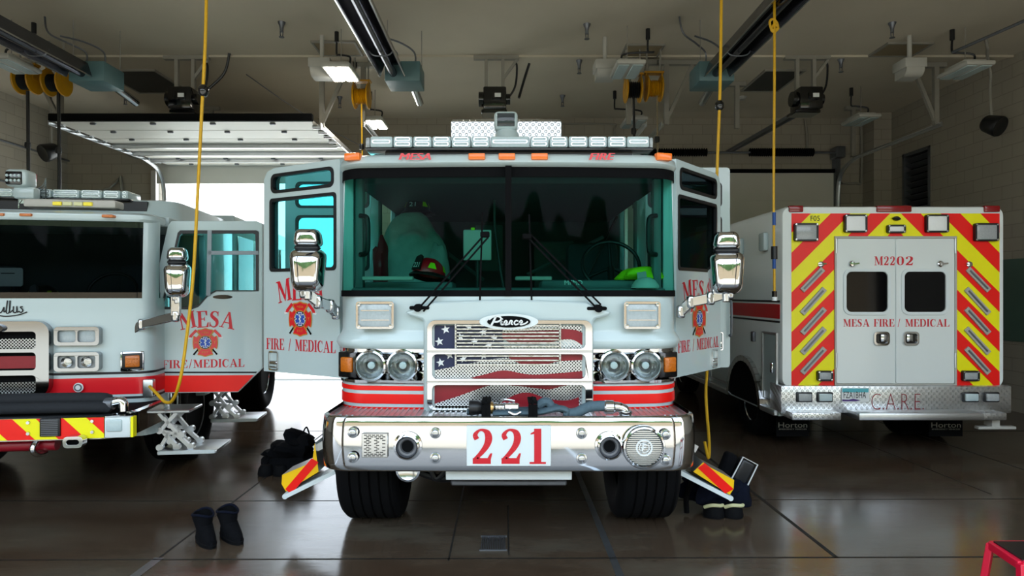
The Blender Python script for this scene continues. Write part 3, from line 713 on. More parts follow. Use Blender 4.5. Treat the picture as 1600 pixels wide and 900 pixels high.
# ================================================================ shared vehicle pieces
def wheel(root, x, y, r, wd, side, rim=True, chrome=True):
    """tyre with rim and nuts; side = +1 / -1 is the outboard direction along x"""
    h = wd/2; pr = [(r*.56,-h*.7),(r*.62,-h*.86),(r*.80,-h),(r*.94,-h*.95),(r*.985,-h*.84)]
    k = 5
    for i in range(k):
        a = -h*.78+1.56*h*i/k; b = -h*.78+1.56*h*(i+1)/k
        pr += [(r*.972 if i else r,a),(r,a+.006),(r,b-.012),(r*.972,b-.006)]
    pr += [(r*.985,h*.84),(r*.94,h*.95),(r*.80,h),(r*.62,h*.86),(r*.56,h*.7)]
    t = MB().lathe(pr, (x,y,r), X3, 48).build('wheel', 'rubber', root)
    if rim:
        o = h*.7
        q = [(0,o-.10),(.10,o-.10),(.11,o-.04),(.14,o-.03),(r*.30,o-.10),(r*.46,o-.10),(r*.52,o-.02),(r*.57,o+.01),(r*.57,-o)]
        MB().lathe(q, (x,y,r), X3*side, 36).build('rim', 'chrome_soft' if chrome else 'aluminium', t)
        mb = MB()
        for i in range(10):
            a = 2*math.pi*i/10; c = V((x+side*(o-.1), y+r*.38*math.cos(a), r+r*.38*math.sin(a)))
            mb.cyl(c, c+X3*side*.05, .020, .012, 8)
        mb.build('wheel_nut', 'chrome', t)
    return t
def emblem(mb, O, u, v, cx, cz, rx, rz, d=.004):
    """maltese shield with crossed axes and a star; materials 0 red 1 gold 2 navy 3 blue 4 white 5 black"""
    def sc(pts, k=1): return [(cx+p[0]*rx*k, cz+p[1]*rz*k) for p in pts]
    for s in (-1,1):
        mb.m = 5; mb.plate(sc([(s*.22,-.2),(s*.30,-.14),(s*1.02,-1.0),(s*.90,-1.08)][::s]), (), O, u, v, d, flat=True)
        mb.m = 1; mb.plate(sc([(s*.2,-.1),(s*-.05,.1),(s*-.8,.98),(s*-.68,1.04)][::s]), (), O, u, v, d, flat=True)
        mb.m = 0; mb.plate(sc([(s*.62,.98),(s*.80,1.12),(s*1.28,.62),(s*1.38,.42),(s*1.12,.40),(s*.98,.62)][::-s]), (), O, u, v, d+.0006, flat=True)
        mb.m = 4; mb.plate(sc([(s*1.28,.62),(s*1.45,.40),(s*1.40,.30),(s*1.12,.36),(s*1.14,.44),(s*1.34,.44)][::-s]), (), O, u, v, d+.0008, flat=True)
    q = [(0,1.18),(.28,1.08),(.62,1.02),(.50,.72),(.72,.44),(.92,.54),(1.0,0),(.92,-.54),(.72,-.44),(.50,-.72),(.62,-1.0),(.28,-1.08),(0,-1.18)]
    q = q+[(-a,b) for a, b in q[-2:0:-1]]
    q = [(p.x,p.y) for p in catmull([(a,b,0) for a,b in q], 3, True)][::-1]
    mb.m = 1; mb.plate(sc(q,1.04), (), O, u, v, d+.001, flat=True)
    mb.m = 0; mb.plate(sc(q,.97), (), O, u, v, d+.0016, flat=True)
    for s in (-1,1):
        mb.m = 1
        mb.plate(sc([(s*-.62,-.78),(s*-.54,-.84),(s*.62,.78),(s*.54,.84)][::s]), (), O, u, v, d+.0019, flat=True)
    mb.decal(bfont('MESA'), O, u, v, d+.0022, (cx-rx*.28, cx+rx*.28, cz+rz*.76, cz+rz*.92))
    mb.decal(bfont('EST 1898'[:3]), O, u, v, d+.0022, (cx-rx*.26, cx+rx*.26, cz-rz*.90, cz-rz*.76))
    mb.decal(bfont('H'), O, u, v, d+.0022, (cx-rx*.86, cx-rx*.66, cz-rz*.12, cz+rz*.14)); mb.decal(bfont('Y'), O, u, v, d+.0022, (cx+rx*.66, cx+rx*.86, cz-rz*.12, cz+rz*.14))
    mb.m = 1; mb.plate(ell(cx,cz,rx*.56,rz*.60), (), O, u, v, d+.0024, flat=True)
    mb.m = 2; mb.plate(ell(cx,cz,rx*.51,rz*.55), (), O, u, v, d+.0028, flat=True)
    for i, a in enumerate((90,30,150)):
        ca, sa = math.cos(math.radians(a)), math.sin(math.radians(a))
        for wdt, ln, m, dd in ((.17,.47,4,.0031+i*.0001),(.13,.43,3,.0035+i*.0001)):
            mb.m = m; mb.plate(sc([(x*ca-y*sa, x*sa+y*ca) for x, y in ((-ln,-wdt),(ln,-wdt),(ln,wdt),(-ln,wdt))]), (), O, u, v, d+dd, flat=True)
    mb.m = 4; mb.plate(sc(rect(-.03,.03,-.36,.36)), (), O, u, v, d+.004, flat=True)
    for k in ribbon([(-.1,.22),(.1,.14),(-.09,.0),(.08,-.12),(-.04,-.24)], [.05]*5, 4): mb.plate(sc(k[::-1]), (), O, u, v, d+.0042, flat=True)
EMB = ['red_paint','gold','navy','blue','lettering_white','black_matte']
def mirror(root, c, w, h, yaw, arm, name='mirror'):
    """west-coast style chrome mirror head of two shells on an arm"""
    c = V(c); R = Matrix.Rotation(yaw, 4, 'Z'); T = Matrix.Translation(c) @ R
    def shell(hw, z0, z1, taper, dome, rr):
        zc, hz = (z0+z1)/2, (z1-z0)/2; rings = []
        for sc in (1,.985,.96,.93,.88,.82,.74,.62,.45,.25,.03):
            dy = -dome*max(0,1-sc**5)**.6
            rings.append([T @ V((p[0]*sc*(1+taper*(p[1]/hz)), dy, zc+p[1]*sc)) for p in rrect(-hw, hw, -hz, hz, rr, 6)])
        back = [[T @ V((p[0]*k_*(1+taper*(p[1]/hz)), y_, zc+p[1]*k_)) for p in rrect(-hw, hw, -hz, hz, rr, 6)] for y_, k_ in ((.06,.95),(.05,1.0))]
        return MB().loft(back+rings, closed=True, cap0=True, cap1=True)
    t = shell(w/2, -h*.5, h*.16, .09, .13, .06).build(name, 'chrome', root, ang=60)
    shell(w*.40, h*.185, h*.46, -.10, .09, .04).build('upper_shell', 'chrome', t, ang=60)
    mb = MB(); mb.box(-w*.40, w*.40, .05, .068, -h*.44, h*.12, .01, 1, T).box(-w*.34, w*.34, .045, .062, h*.21, h*.43, .01, 1, T); mb.build('mirror_glass', 'black_gloss', t)
    mb = MB(); mb.box(-w*.36, w*.36, -.06, .05, h*.14, h*.20, .01, 1, T); mb.build('hinge_band', 'black_plastic', t)
    mb = MB(); mb.cyl(c-Z3*h*.62, c-Z3*h*.46, .028, .03, 14); P = [V(p) for p in arm]
    for a, b in zip(P, P[1:]): mb.bar(a, b, .045, .075)
    for p in P: mb.box(p.x-.03, p.x+.03, p.y-.03, p.y+.03, p.z-.05, p.z+.05, .012, 1)
    mb.build('mirror_arm', 'chrome_soft', t, bev=.008)
    return t
def light_head(root, x0, x1, z0, z1, y, name, lens, split=None, bezel='chrome', depth=.03, rows=0):
    """rectangular lamp facing -y with bezel ring, lens and four screws"""
    t = MB().plate(rrect(x0,x1,z0,z1,.02), [rrect(x0+.018,x1-.018,z0+.018,z1-.018,.012)], (0,y,0), X3, Z3, depth, -.005).build(name, bezel, root, bev=.004)
    MB().box(x0+.014, x1-.014, y-depth*.75, y+.004, z0+.014, z1-.014, .012).build('lens', lens, t)
    mb = MB()
    for sx in (x0+.022, x1-.022):
        for sz in (z0+.022, z1-.022): mb.lathe([(.013,0),(.012,.005),(0,.006)], (sx,y-depth,sz), -Y3, 12)
    mb.build('screw', 'chrome_soft', t)
    if rows:
        mb = MB()
        for i in range(rows):
            z = z0+.03+(z1-z0-.06)*(i+.5)/rows; mb.box(x0+.035, x1-.035, y-depth*.86, y-depth*.6, z-.004, z+.004)
        mb.build('lens_rib', 'chrome_soft', t)
    return t
def lightbar_module(root, x0, x1, y0, z0, z1, depth, big=False):
    t = MB().box(x0, x1, y0, y0+depth, z0, z1, .014).build('light_module', 'lens_clear', root)
    mb = MB(); zc = (z0+z1)/2; h = (z1-z0)
    for zz in ((zc+h*.22, zc-h*.22) if not big else (zc,)):
        mb.plate(rrect(x0+.015,x1-.015,zz-h*.17,zz+h*.17,h*.16), [rrect(x0+.024,x1-.024,zz-h*.10,zz+h*.10,h*.1)], (0,y0,0), X3, Z3, .004, 0)
    mb.build('reflector', 'chrome_soft', t)
    return t

# ================================================================ middle fire engine
cx, Y0 = .02, 4.62
eng = thing('fire_engine', (cx, Y0, 0), 'white fire engine with red 221 number plate and flag grille, both cab doors open', 'fire engine')
k = .00465
ex = lambda px, Y=4.65: PX(px, Y); ez = lambda py, Y=4.65: PZ(py, Y)
HW = 1.25
# -- chassis and body behind
MB().box(cx-.45, cx+.45, 5.0, 12.4, .55, .95, .02).build('chassis', 'black_matte', eng)
mb = MB(); mb.box(cx-1.22, cx+1.22, 7.7, 12.5, .75, 2.9, .03); mb.build('rear_body', 'white_paint', eng)
for s in (-1,1): MB().box(cx+s*1.225-.004, cx+s*1.225+.004, 7.75, 12.45, 1.0, 1.25).build('red_stripe', 'red_paint', eng)
# -- roof
rings = [ring(plan(HW, 4.60, .26, 7.55, cx, .03), 2.665), ring(plan(HW+.012, 4.575, .27, 7.55, cx, .03), 2.69), ring(plan(HW+.008, 4.59, .27, 7.55, cx, .03), 2.735), ring(plan(HW-.02, 4.63, .27, 7.55, cx, .03), 2.757), ring(plan(HW-.12, 4.80, .27, 7.55, cx, .03), 2.768)]
roof = MB().loft(rings, cap0=True, cap1=True).build('cab_roof', 'white_paint', eng, ang=50)
MB().loft([ring(plan(1.2, 5.75, .12, 7.55, cx), 2.75), ring(plan(1.16, 5.85, .12, 7.55, cx), 3.02), ring(plan(1.1, 5.95, .12, 7.5, cx), 3.05)], cap1=True).build('raised_roof', 'white_paint', roof)
for t_, a, b in (('MESA',623,674),('FIRE',920,961)):
    mb = MB()
    for o_ in (0,.004,.008): mb.decal(bfont(t_, .25), (o_,4.545,0), X3, Z3, .002+o_*.1, (ex(a,4.55), ex(b,4.55)-.008, PZ(250,4.55), PZ(239.5,4.55)))
    mb.build('lettering', 'red_paint', roof)
for px in (745,792,843):
    MB().box(ex(px-13,4.55), ex(px+13,4.55), 4.535, 4.58, PZ(250,4.55), PZ(239.5,4.55), .008).build('marker_light', 'lens_amber', roof)
for px, s in ((552,-1),(1036,1)):
    x = ex(px,4.62); mb = MB(); M = Matrix.Translation((x,4.605,PZ(245,4.6))) @ Matrix.Rotation(s*math.radians(14),4,'Z')
    mb.box(-.06,.06,-.02,.03,-.027,.027,.008,2,M); mb.build('marker_light', 'lens_amber', roof)
# -- windshield glass and gasket
wr = lambda z, yo, ins: ring(plan(HW-ins, yo, .24, 4.86, cx, .04), z)
zb, zt_ = 1.735, 2.665
ws = MB().loft([wr(zb,4.60,.0), wr((zb+zt_)/2,4.625,.006), wr(zt_,4.64,.014)]).build('windshield', 'glass_tint', eng, ang=80)
mb = MB()
for z, yo, h0, h1 in ((zb,4.596,0,.045),(zt_-.075,4.63,0,.075)): mb.loft([wr(z+h0,yo,-.004), wr(z+h1,yo+.002,-.004)])
mb.box(cx-.022, cx+.022, 4.545, 4.60, zb, zt_); mb.build('gasket', 'black_matte', ws, ang=60)
# A pillars behind the glass
mb = MB()
for s in (-1,1):
    for h_, ya, yb in ((1.17,4.84,4.94),(1.17,5.80,5.98),(1.2,6.85,7.6)): MB().box(min(cx+s*1.25,cx+s*h_), max(cx+s*1.25,cx+s*h_), ya, yb, .95, 2.70, .012).build('door_pillar', 'white_paint', eng)
    MB().box(min(cx+s*1.15,cx+s*1.09), max(cx+s*1.15,cx+s*1.09), 4.80, 4.88, 1.74, 2.62, .015).build('inner_pillar', 'interior_grey', eng)
for s in (-1,1):
    mb = MB(); x = cx+s*1.06; mb.tube([(x+s*.05,4.80,PZ(337,4.8)),(x,4.77,PZ(340,4.8)),(x-s*.015,4.76,PZ(350,4.8)),(x-s*.015,4.76,PZ(385,4.8)),(x,4.77,PZ(396,4.8)),(x+s*.05,4.80,PZ(398,4.8))], .019, 10); mb.build('grab_handle', 'black_plastic', eng)
# -- cab interior
MB().box(cx-1.2, cx+1.2, 4.9, 7.6, .98, 1.06).build('cab_floor', 'interior_dark', eng)
MB().box(cx-1.2, cx+1.2, 7.5, 7.6, 1.0, 2.75).build('rear_bulkhead', 'interior_dark', eng)
MB().box(cx-1.18, cx+1.18, 4.9, 7.5, 2.60, 2.66).build('headliner', 'interior_dark', eng)
mb = MB(); mb.box(cx-1.17, cx+1.17, 4.72, 5.15, 1.5, 1.80, .03).box(cx-1.1, cx-.42, 4.86, 5.2, 1.76, 1.845, .02).box(cx+.25, cx+1.1, 4.9, 5.25, 1.78, 1.86, .03); mb.build('dashboard', 'interior_grey', eng)
MB().box(cx-.42, cx+.42, 5.0, 6.6, 1.0, 1.72, .06).build('engine_tunnel', 'interior_dark', eng)
for s in (-1, 1):
    t = MB().box(cx+s*.82-.26, cx+s*.82+.26, 5.75, 6.2, 1.35, 1.5, .05).build('cab_seat', 'seat_fabric', eng)
    MB().box(cx+s*.82-.25, cx+s*.82+.25, 6.15, 6.32, 1.45, 2.25, .06).build('seat_back', 'seat_fabric', t)
    MB().tube([(cx+s*1.05,6.15,2.5),(cx+s*.85,6.1,2.1),(cx+s*.6,6.05,1.6)], .012, 6).build('seat_belt', 'black_plastic', t)
mb = MB(); mb.tube([(cx+.85+.235*math.cos(a), 5.28+.10*math.sin(a), 1.99+.20*math.sin(a)) for a in [2*math.pi*i/20 for i in range(20)]], .016, 8, 2, closed=True)
for a in (90,210,330):
    a = math.radians(a); mb.cyl((cx+.85,5.30,1.97),(cx+.85+.23*math.cos(a),5.28+.1*math.sin(a),1.99+.2*math.sin(a)),.014,seg=8)
mb.cyl((cx+.85,5.30,1.97),(cx+.85,5.2,1.8),.03,seg=12); mb.build('steering_wheel', 'black_plastic', eng)
MB().tube([(cx-.02,5.2,1.7),(cx-.1,5.22,2.2),(cx-.11,5.2,2.52)], .01, 8).build('mount_post', 'black_plastic', eng)
mb = MB(); mb.decal(bfont('MFMD', 0, .01), (0,4.71,0), X3, Z3, .003, (PX(882,4.71), PX(910,4.71), PZ(445,4.71), PZ(438,4.71))); mb.build('lettering', 'lettering_white', ws)
mb = MB()
for a, b in ((567,646),(805,862)): mb.box(PX(a,4.75), PX(b,4.75), 4.72, 4.78, PZ(434,4.75)-.02, PZ(434,4.75)+.01, .006, 1)
mb.build('defrost_vent', 'unit_grey', eng)
mb = MB()
for (x0,z0),(x1,z1) in (((-1.05,2.5),(-.25,1.9)),((.2,1.95),(1.0,2.35))): mb.tube([(cx+x0,6.5,z0),(cx+x1,6.7,z1)], .02, 6, 2)
mb.box(cx-.35, cx-.05, 6.9, 6.95, 2.0, 2.5, .02).box(cx+.3, cx+.75, 7.2, 7.3, 1.75, 2.35, .02); mb.build('crew_partition', 'interior_grey', eng)
# -- front fascia, lower corners
fp = lambda z, o=0., bow=.045: ring(plan(HW+o, 4.60-o, .26, 4.90, cx, bow), z)
fas = MB().loft([fp(1.34,-.01), fp(1.365,.02), fp(1.40,.035), fp(1.43,.03), fp(1.475,.004), fp(1.50,0), fp(1.735,0)]).build('front_fascia', 'white_paint', eng, ang=60)
bez = MB().loft([fp(1.105,.0), fp(1.115,.012), fp(1.135,.014), fp(1.15,-.005), fp(1.175,-.04), fp(1.20,-.06), fp(1.235,-.068), fp(1.27,-.06), fp(1.30,-.04), fp(1.325,-.005), fp(1.335,.012), fp(1.36,.014), fp(1.362,0)]).build('headlight_bezel', 'chrome', eng, ang=30)
low = MB().loft([fp(.905,-.01), fp(.91,.0), fp(1.108,.0)]).build('lower_corner_panel', 'white_paint', eng, ang=60)
for a, b in ((601,608),(613.5,628.5),(633.5,641)):
    MB().loft([fp(ez(b),.004), fp(ez(a),.004)]).build('red_stripe', 'red_film', low, ang=60)
for s in (-1,1):
    mb = MB(); x0, x1 = sorted((ex(794+s*106), ex(794+s*132)))
    light_head(fas, ex(794-232) if s < 0 else ex(970), ex(620) if s < 0 else ex(794+232), PZ(514,4.55), PZ(471,4.55), 4.555, 'warning_light', 'lens_lamp', rows=2)
    for hx in (581,630):
        x = cx+s*(794-hx)*.0046; z = PZ(571.5,4.55)
        t = MB().lathe([(.112,0),(.110,.03),(.098,.036),(.09,.02),(.088,0)], (x,4.56,z), -Y3, 40, caps=False).build('headlight', 'chrome', bez)
        MB().lathe([(0,-.07),(.03,-.065),(.06,-.045),(.08,-.01),(.088,.012)], (x,4.56,z), -Y3, 32, caps=False).build('reflector_bowl', 'lamp_bowl', t)
        MB().lathe([(.09,.0),(.08,.018),(.05,.03),(0,.036)], (x,4.56,z), -Y3, 32, caps=False).build('headlight_glass', 'glass_clear', t)
        MB().lathe([(.028,.0),(.026,.03),(0,.04)], (x,4.60,z), -Y3, 16).build('bulb', 'lens_clear', t)
    x = cx+s*(794-541)*.0046; M = Matrix.Translation((x-s*.015,4.645,PZ(570,4.6))) @ Matrix.Rotation(s*math.radians(28),4,'Z')
    t = MB().box(-.088,.080,-.03,.02,-.095,.09,.01,2,M).build('turn_signal_housing', 'black_gloss', bez)
    MB().box(-.054,.054,-.045,-.02,-.054,.054,.01,2,M).build('turn_signal', 'lens_signal', t)
# -- grille hump and grille
def arcpts(pts, n=5): return [(p.x,p.y) for p in catmull([(a,b,0) for a,b in pts], n)]
hump = [(.60,.905),(.60,1.56),(.61,1.575),(.70,1.60),(.73,1.625),(.62,1.66),(.55,1.695),(.45,1.70),(0,1.715)]
hump = [(cx+a,b) for a,b in hump]+[(cx-a+0,b) for a,b in hump[-2::-1]]
MB().plate(hump, [rect(cx-.52,cx+.52,.95,1.53)], (0,4.545,0), X3, Z3, .035, -.06).build('grille_hump', 'white_paint', eng, bev=.02)
yg = 4.50
gx0, gx1, gz0, gz1 = PX(668,yg), PX(925,yg), PZ(640,yg), PZ(500,yg)
hs = [rrect(PX(676,yg),PX(914,yg),PZ(a,yg),PZ(b,yg),.035,5) for a, b in ((544,506),(591,553),(637,601))]
gr = MB().plate(rrect(gx0,gx1,gz0,gz1,.06,6), hs, (0,yg,0), X3, Z3, .03, -.03).build('grille', 'chrome', eng, bev=.012)
mb = MB()
for z in (PZ(548.5,yg), PZ(596,yg)): mb.box(gx0-.004, gx1+.004, yg-.036, yg+.02, z-.006, z+.006, .004, 1)
mb.build('grille_rib', 'chrome', gr)
MB().box(gx0+.02, gx1-.02, yg+.045, yg+.06, gz0+.01, gz1-.01).build('radiator_core', 'black_matte', gr)
def wavy(c, x): return PZ(c, yg)
W0, W1 = PX(676,yg), PX(914,yg)
mb = MB(); rz = .02
x = W0-.6
while x < W1+.6:                      # woven grille mesh, both diagonals
    for sg in (-1,1):
        p = [(x, gz0+.02), (x+sg*(gz1-gz0-.04), gz1-.02)]
        a = (p[0][0]-p[1][0], p[0][1]-p[1][1]); L = math.hypot(*a); nx, nz = -a[1]/L*.0034, a[0]/L*.0034
        q = [(p[0][0]-nx,p[0][1]-nz),(p[0][0]+nx,p[0][1]+nz),(p[1][0]+nx,p[1][1]+nz),(p[1][0]-nx,p[1][1]-nz)]
        q = clip(clip(q,1,0,-W0),-1,0,W1)
        if len(q) > 2: mb.plate(q, (), (0,yg+.03+sg*.002,0), X3, Z3, .002, -.002)
    x += .0235
mb.build('grille_mesh', 'aluminium', gr, smooth=False)
# the painted flag: stripes as wave bands, canton and stars, on the mesh
def band(mb, top, bot, x0=W0, x1=W1, d=.0):
    T = [(p.x,p.y) for p in catmull([(PX(a,yg),PZ(b,yg),0) for a,b in top],6)]; B = [(p.x,p.y) for p in catmull([(PX(a,yg),PZ(b,yg),0) for a,b in bot],6)]
    pl = B+T[::-1]; pl = clip(clip(pl,1,0,-x0),-1,0,x1)
    mb.plate(pl, (), (0,yg+.02,0), X3, Z3, d, d-.003)
mb = MB()
band(mb, [(785,520),(800,518),(870,516),(875,516)], [(785,528),(800,536),(840,538),(875,532)])
band(mb, [(877,514),(900,516),(914,522)], [(877,531),(895,531),(914,542)])
band(mb, [(795,553),(914,553)], [(795,560),(815,569),(845,571),(875,565),(914,563)])
band(mb, [(735,591),(760,585),(780,580),(795,580),(815,584),(835,586),(870,584),(914,580)], [(730,592),(914,592)])
band(mb, [(678,600),(778,600)], [(678,632),(690,628),(715,620),(745,609),(765,603),(778,601)])
band(mb, [(780,602),(810,604),(845,608),(860,609),(880,604),(905,601)], [(780,601),(905,600.5)])
band(mb, [(775,640),(785,628),(810,616),(830,615),(850,622),(870,626),(890,626),(905,621)], [(775,641),(905,641)])
mb.build('flag_stripe', 'dark_red', gr)
mb = MB(); band(mb, [(675,505),(711,505)], [(675,545),(711,545)]); band(mb, [(713,505),(784,505)], [(713,545),(788,545)], d=-.003); band(mb, [(675,552),(711,552)], [(675,580),(690,577),(711,573)]); band(mb, [(713,552),(795,552)], [(713,572),(735,568),(765,562),(795,559)], d=-.003)
mb.build('flag_canton', 'navy', gr)
mb = MB()
def star(mb, px, py, r, d=.004):
    c = (PX(px,yg), PZ(py,yg)); pt = []
    for i in range(10):
        a = math.pi/2+.2+i*math.pi/5; q = r if i%2 == 0 else r*.42; pt.append((c[0]+q*math.cos(a), c[1]+q*math.sin(a)))
    mb.plate(pt, (), (0,yg+.02,0), X3, Z3, d, d-.002)
for px, py in ((696,515),(686,534),(688,567),(702,555)): star(mb, px, py, .032)
for px, py in ((719,526),(742,534),(755,519),(773,528),(733,511),(724,561),(764,540),(755,556)): star(mb, px, py, .028, .016)
mb.build('flag_star', 'lettering_white', gr)
mb = MB()
for z0, z1, n in ((544,506,7),(573,553,3)):
    for i in range(n):
        z = PZ(z0+(z1-z0)*(i+.5)/n, yg); mb.box(PX(712,yg), PX(875,yg), yg-.004, yg+.014, z-.005, z+.005)
    for px in (712,875): mb.box(PX(px,yg)-.006, PX(px,yg)+.006, yg-.004, yg+.014, PZ(z0,yg), PZ(z1,yg))
mb.build('louvre_bar', 'lamp_bowl', gr)
# oval badge
bz = PZ(502.5,4.45); bx = PX(795,4.45)
bd = MB().plate(ell(bx,bz,.205,.055,40), (), (0,4.455,0), X3, Z3, .02, -.02).build('oval_badge', 'plate_white', gr, bev=.006)
MB().plate(ell(bx,bz,.150,.040,40), (), (0,4.432,0), X3, Z3, .004, -.004).build('badge_face', 'black_matte', bd)
mb = MB(); SCR = [ ([(-.118,-.03),(-.10,.005),(-.085,.036)],.014), ([(-.13,.015),(-.10,.037),(-.06,.034),(-.052,.014),(-.075,.0),(-.098,.0)],.012), ([(-.055,-.012),(-.046,.004),(-.050,-.018),(-.034,-.018)],.011), ([(-.044,.018),(-.040,.022)],.011),
   ([(-.034,-.016),(-.012,-.006),(-.018,.008),(-.030,-.004),(-.022,-.02),(.0,-.016)],.010), ([(.0,-.02),(.010,.006),(.022,.004),(.016,-.014),(.028,-.019)],.010), ([(.062,.004),(.048,.008),(.036,-.006),(.044,-.02),(.064,-.014)],.010), ([(.066,-.014),(.088,-.004),(.082,.009),(.070,-.003),(.078,-.02),(.108,-.012),(.125,.002)],.010) ]
for pts, wd in SCR:
    for q in ribbon([(bx+a*1.05,bz+b) for a,b in pts], [wd]*len(pts), 6): mb.plate(q[::-1], (), (0,4.426,0), X3, Z3, 0, flat=True)
mb.build('badge_script', 'lettering_white', bd, smooth=False)
# -- wipers
for a, b, s in (((655,481),(757,366),-1),((933,482),(823,369),1)):
    mb = MB(); yy = 4.50; p0 = (PX(a[0],yy), yy, PZ(a[1],yy)); p1 = (PX(b[0],yy), yy+.02, PZ(b[1],yy)); q0 = (p0[0]+.028, yy+.01, p0[2]+s*.026); q1 = (p1[0]+.024, yy+.03, p1[2]+s*.020)
    mb.bar(p0, p1, .012, .018, up=Y3).bar(q0, q1, .012, .014, up=Y3)
    mb.cyl((p0[0]+s*.01,yy-.02,p0[2]),(p0[0]+s*.01,yy+.1,p0[2]),.028,seg=14).box(p0[0]-.07, p0[0]+.07, yy, yy+.1, p0[2]-.012, p0[2]+.012, .006, 1)
    mb.box(p1[0]-.03, p1[0]+.035, yy, yy+.05, p1[2]-.02, p1[2]+.02, .006, 1)
    t = mb.build('wiper_arm', 'black_matte', eng)
    bl = MB(); m_ = V(p0)+(V(p1)-V(p0))*.92; bl.bar((m_.x-s*-.0, yy+.06, m_.z-.5), (m_.x-s*.02, yy+.06, m_.z+.2), .012, .02, up=Y3); bl.build('wiper_blade', 'black_matte', t)
# -- mirrors
mirror(eng, (PX(481,4.5), 4.5, PZ(405,4.5)), .232, .46, math.radians(8), [(PX(475,4.5),4.5,PZ(455,4.5)),(PX(497,4.56),4.56,PZ(472,4.56)),(PX(516,4.66),4.66,PZ(478,4.66)),(PX(524,4.72),4.74,PZ(489,4.72))])
mirror(eng, (PX(1134,4.62), 4.62, PZ(409,4.62)), .235, .47, math.radians(-10), [(PX(1140,4.62),4.62,PZ(457,4.62)),(PX(1110,4.66),4.66,PZ(466,4.66)),(PX(1078,4.74),4.72,PZ(472,4.72)),(PX(1065,4.74),4.76,PZ(487,4.74))])
# -- doors
def cab_door(root, O, u, wd, zs, top_win, main_win, hinge_side, texts, em, handle, name='front_door', sash=None, outer=None, gl='glass_door'):
    O = V(O); u = V(u).normalized(); n = u.cross(Z3)
    out = outer or rrect(0, wd, zs[0], zs[1], .035)
    holes = [h for h in (top_win, main_win) if h]
    d = MB().plate(out, holes, O, u, Z3, 0, -.055).build(name, 'white_paint', root, bev=.006)
    mb = MB()
    for h in holes:
        c = (sum(p[0] for p in h)/len(h), sum(p[1] for p in h)/len(h)); wx = max(p[0] for p in h)-min(p[0] for p in h); wz = max(p[1] for p in h)-min(p[1] for p in h)
        inn = [(c[0]+(p[0]-c[0])*(1-.05/wx), c[1]+(p[1]-c[1])*(1-.05/wz)) for p in h]
        mb.plate(h, [inn], O, u, Z3, .006, -.03)
    mb.build('window_seal', 'black_plastic', d)
    for h in holes: MB().plate(h, (), O, u, Z3, -.015, -.020).build('window_glass', gl, d)
    inner = MB().plate(out, holes, O+n*-.056, u, Z3, 0, -.03).build('inner_panel', 'cab_grey', d)
    if texts:
        mb = MB()
        for tri, f in texts: mb.decal(tri, O, u, Z3, .002, f)
        mb.build('lettering', 'lettering_red', d)
    if em:
        mb = MB(); emblem(mb, O, u, Z3, *em); mb.build('emblem', EMB, d, smooth=False)
    if handle:
        a, b, c, e = handle
        h = MB().plate(rrect(a,b,c,e,.015), [rrect(a+.01,b-.01,c+.01,e-.01,.01)], O, u, Z3, .012, -.01).build('door_handle', 'chrome', d, bev=.003)
        MB().plate(rect(a+.006,b-.006,c+.006,e-.006), (), O, u, Z3, -.002, -.03).build('handle_cup', 'black_gloss', h)
        mb = MB(); M = Matrix((( u.x,0,n.x,0),(u.y,0,n.y,0),(0,1,0,0),(0,0,0,1))); M.translation = O
        mb.box(a+.012, b-.012, c+(e-c)*.32, c+(e-c)*.5, -.0, .015, .005, 1, M).box(a+.012, b-.012, c+.02, c+(e-c)*.22, 0, .012, .005, 1, M); mb.build('handle_lever', 'chrome_soft', h)
    return d
MESA = serif('MESA', .13, .05, .28); FM = serif('FIRE / MEDICAL')
# left door (image left): from free edge to hinge
hL = V((-1.265, 4.88, 0)); fL = V((PX(412,5.30), 5.30, 0)); wL = (hL-fL).length
uL = hL-fL
zT, zB = 2.785, 1.115
outL = [(0,zB),(wL,zB),(wL,zT),(.12,zT),(.04,zT-.025),(0,zT-.09)]
cab_door(eng, fL, uL, wL, (zB,zT), rrect(.09,wL-.06,2.575,2.735,.05,5), rrect(.075,wL-.035,1.935,2.535,.03), 1,
   [(MESA,(.15,.69,1.675,1.885)), (FM,(.035,wL-.04,1.295,1.395))], (.43,1.555,.125,.115), (.07,.18,1.13,1.285), outer=outL)
hR = V((1.30, 4.88, 0)); fR = V((PX(1126,5.55), 5.55, 0)); wR = (fR-hR).length; uR = fR-hR
outR = [(0,zB),(wR,zB),(wR,zT-.09),(wR-.04,zT-.025),(wR-.12,zT),(0,zT)]
cab_door(eng, hR, uR, wR, (zB,zT), rrect(.06,wR-.09,2.56,2.735,.05,5), rrect(.03,wR-.09,1.935,2.52,.03), -1,
   [(MESA,(.10,.66,1.69,1.87)), (FM,(.03,wR-.045,1.295,1.395))], (.42,1.555,.125,.125), (wR-.20,wR-.09,1.13,1.285), outer=outR, gl='glass_dark')
# crew doors, opened square to the body
for s, nm in ((-1,'crew_door'),(1,'crew_door')):
    yy = 6.30; xi = cx+s*1.28; xo = cx+s*2.19
    O = (min(xi,xo), yy, 0); ww = abs(xo-xi)
    tw = rrect(.10,ww-.08,2.60,2.86,.05,5); mw = rrect(.10,ww-.08,1.98,2.53,.05,5)
    cab_door(eng, O, X3, ww, (1.03,3.0), tw, mw, s, None, None, (ww-.16,ww-.07,1.2,1.38) if s > 0 else (.07,.16,1.2,1.38), nm)
    mb = MB(); mb.tube([(xo-s*.02,yy-.03,1.35),(xo-s*.005,yy-.05,1.37),(xo-s*.005,yy-.05,1.66),(xo-s*.02,yy-.03,1.68)], .012, 8); mb.build('grab_rail', 'steel_dark', eng)
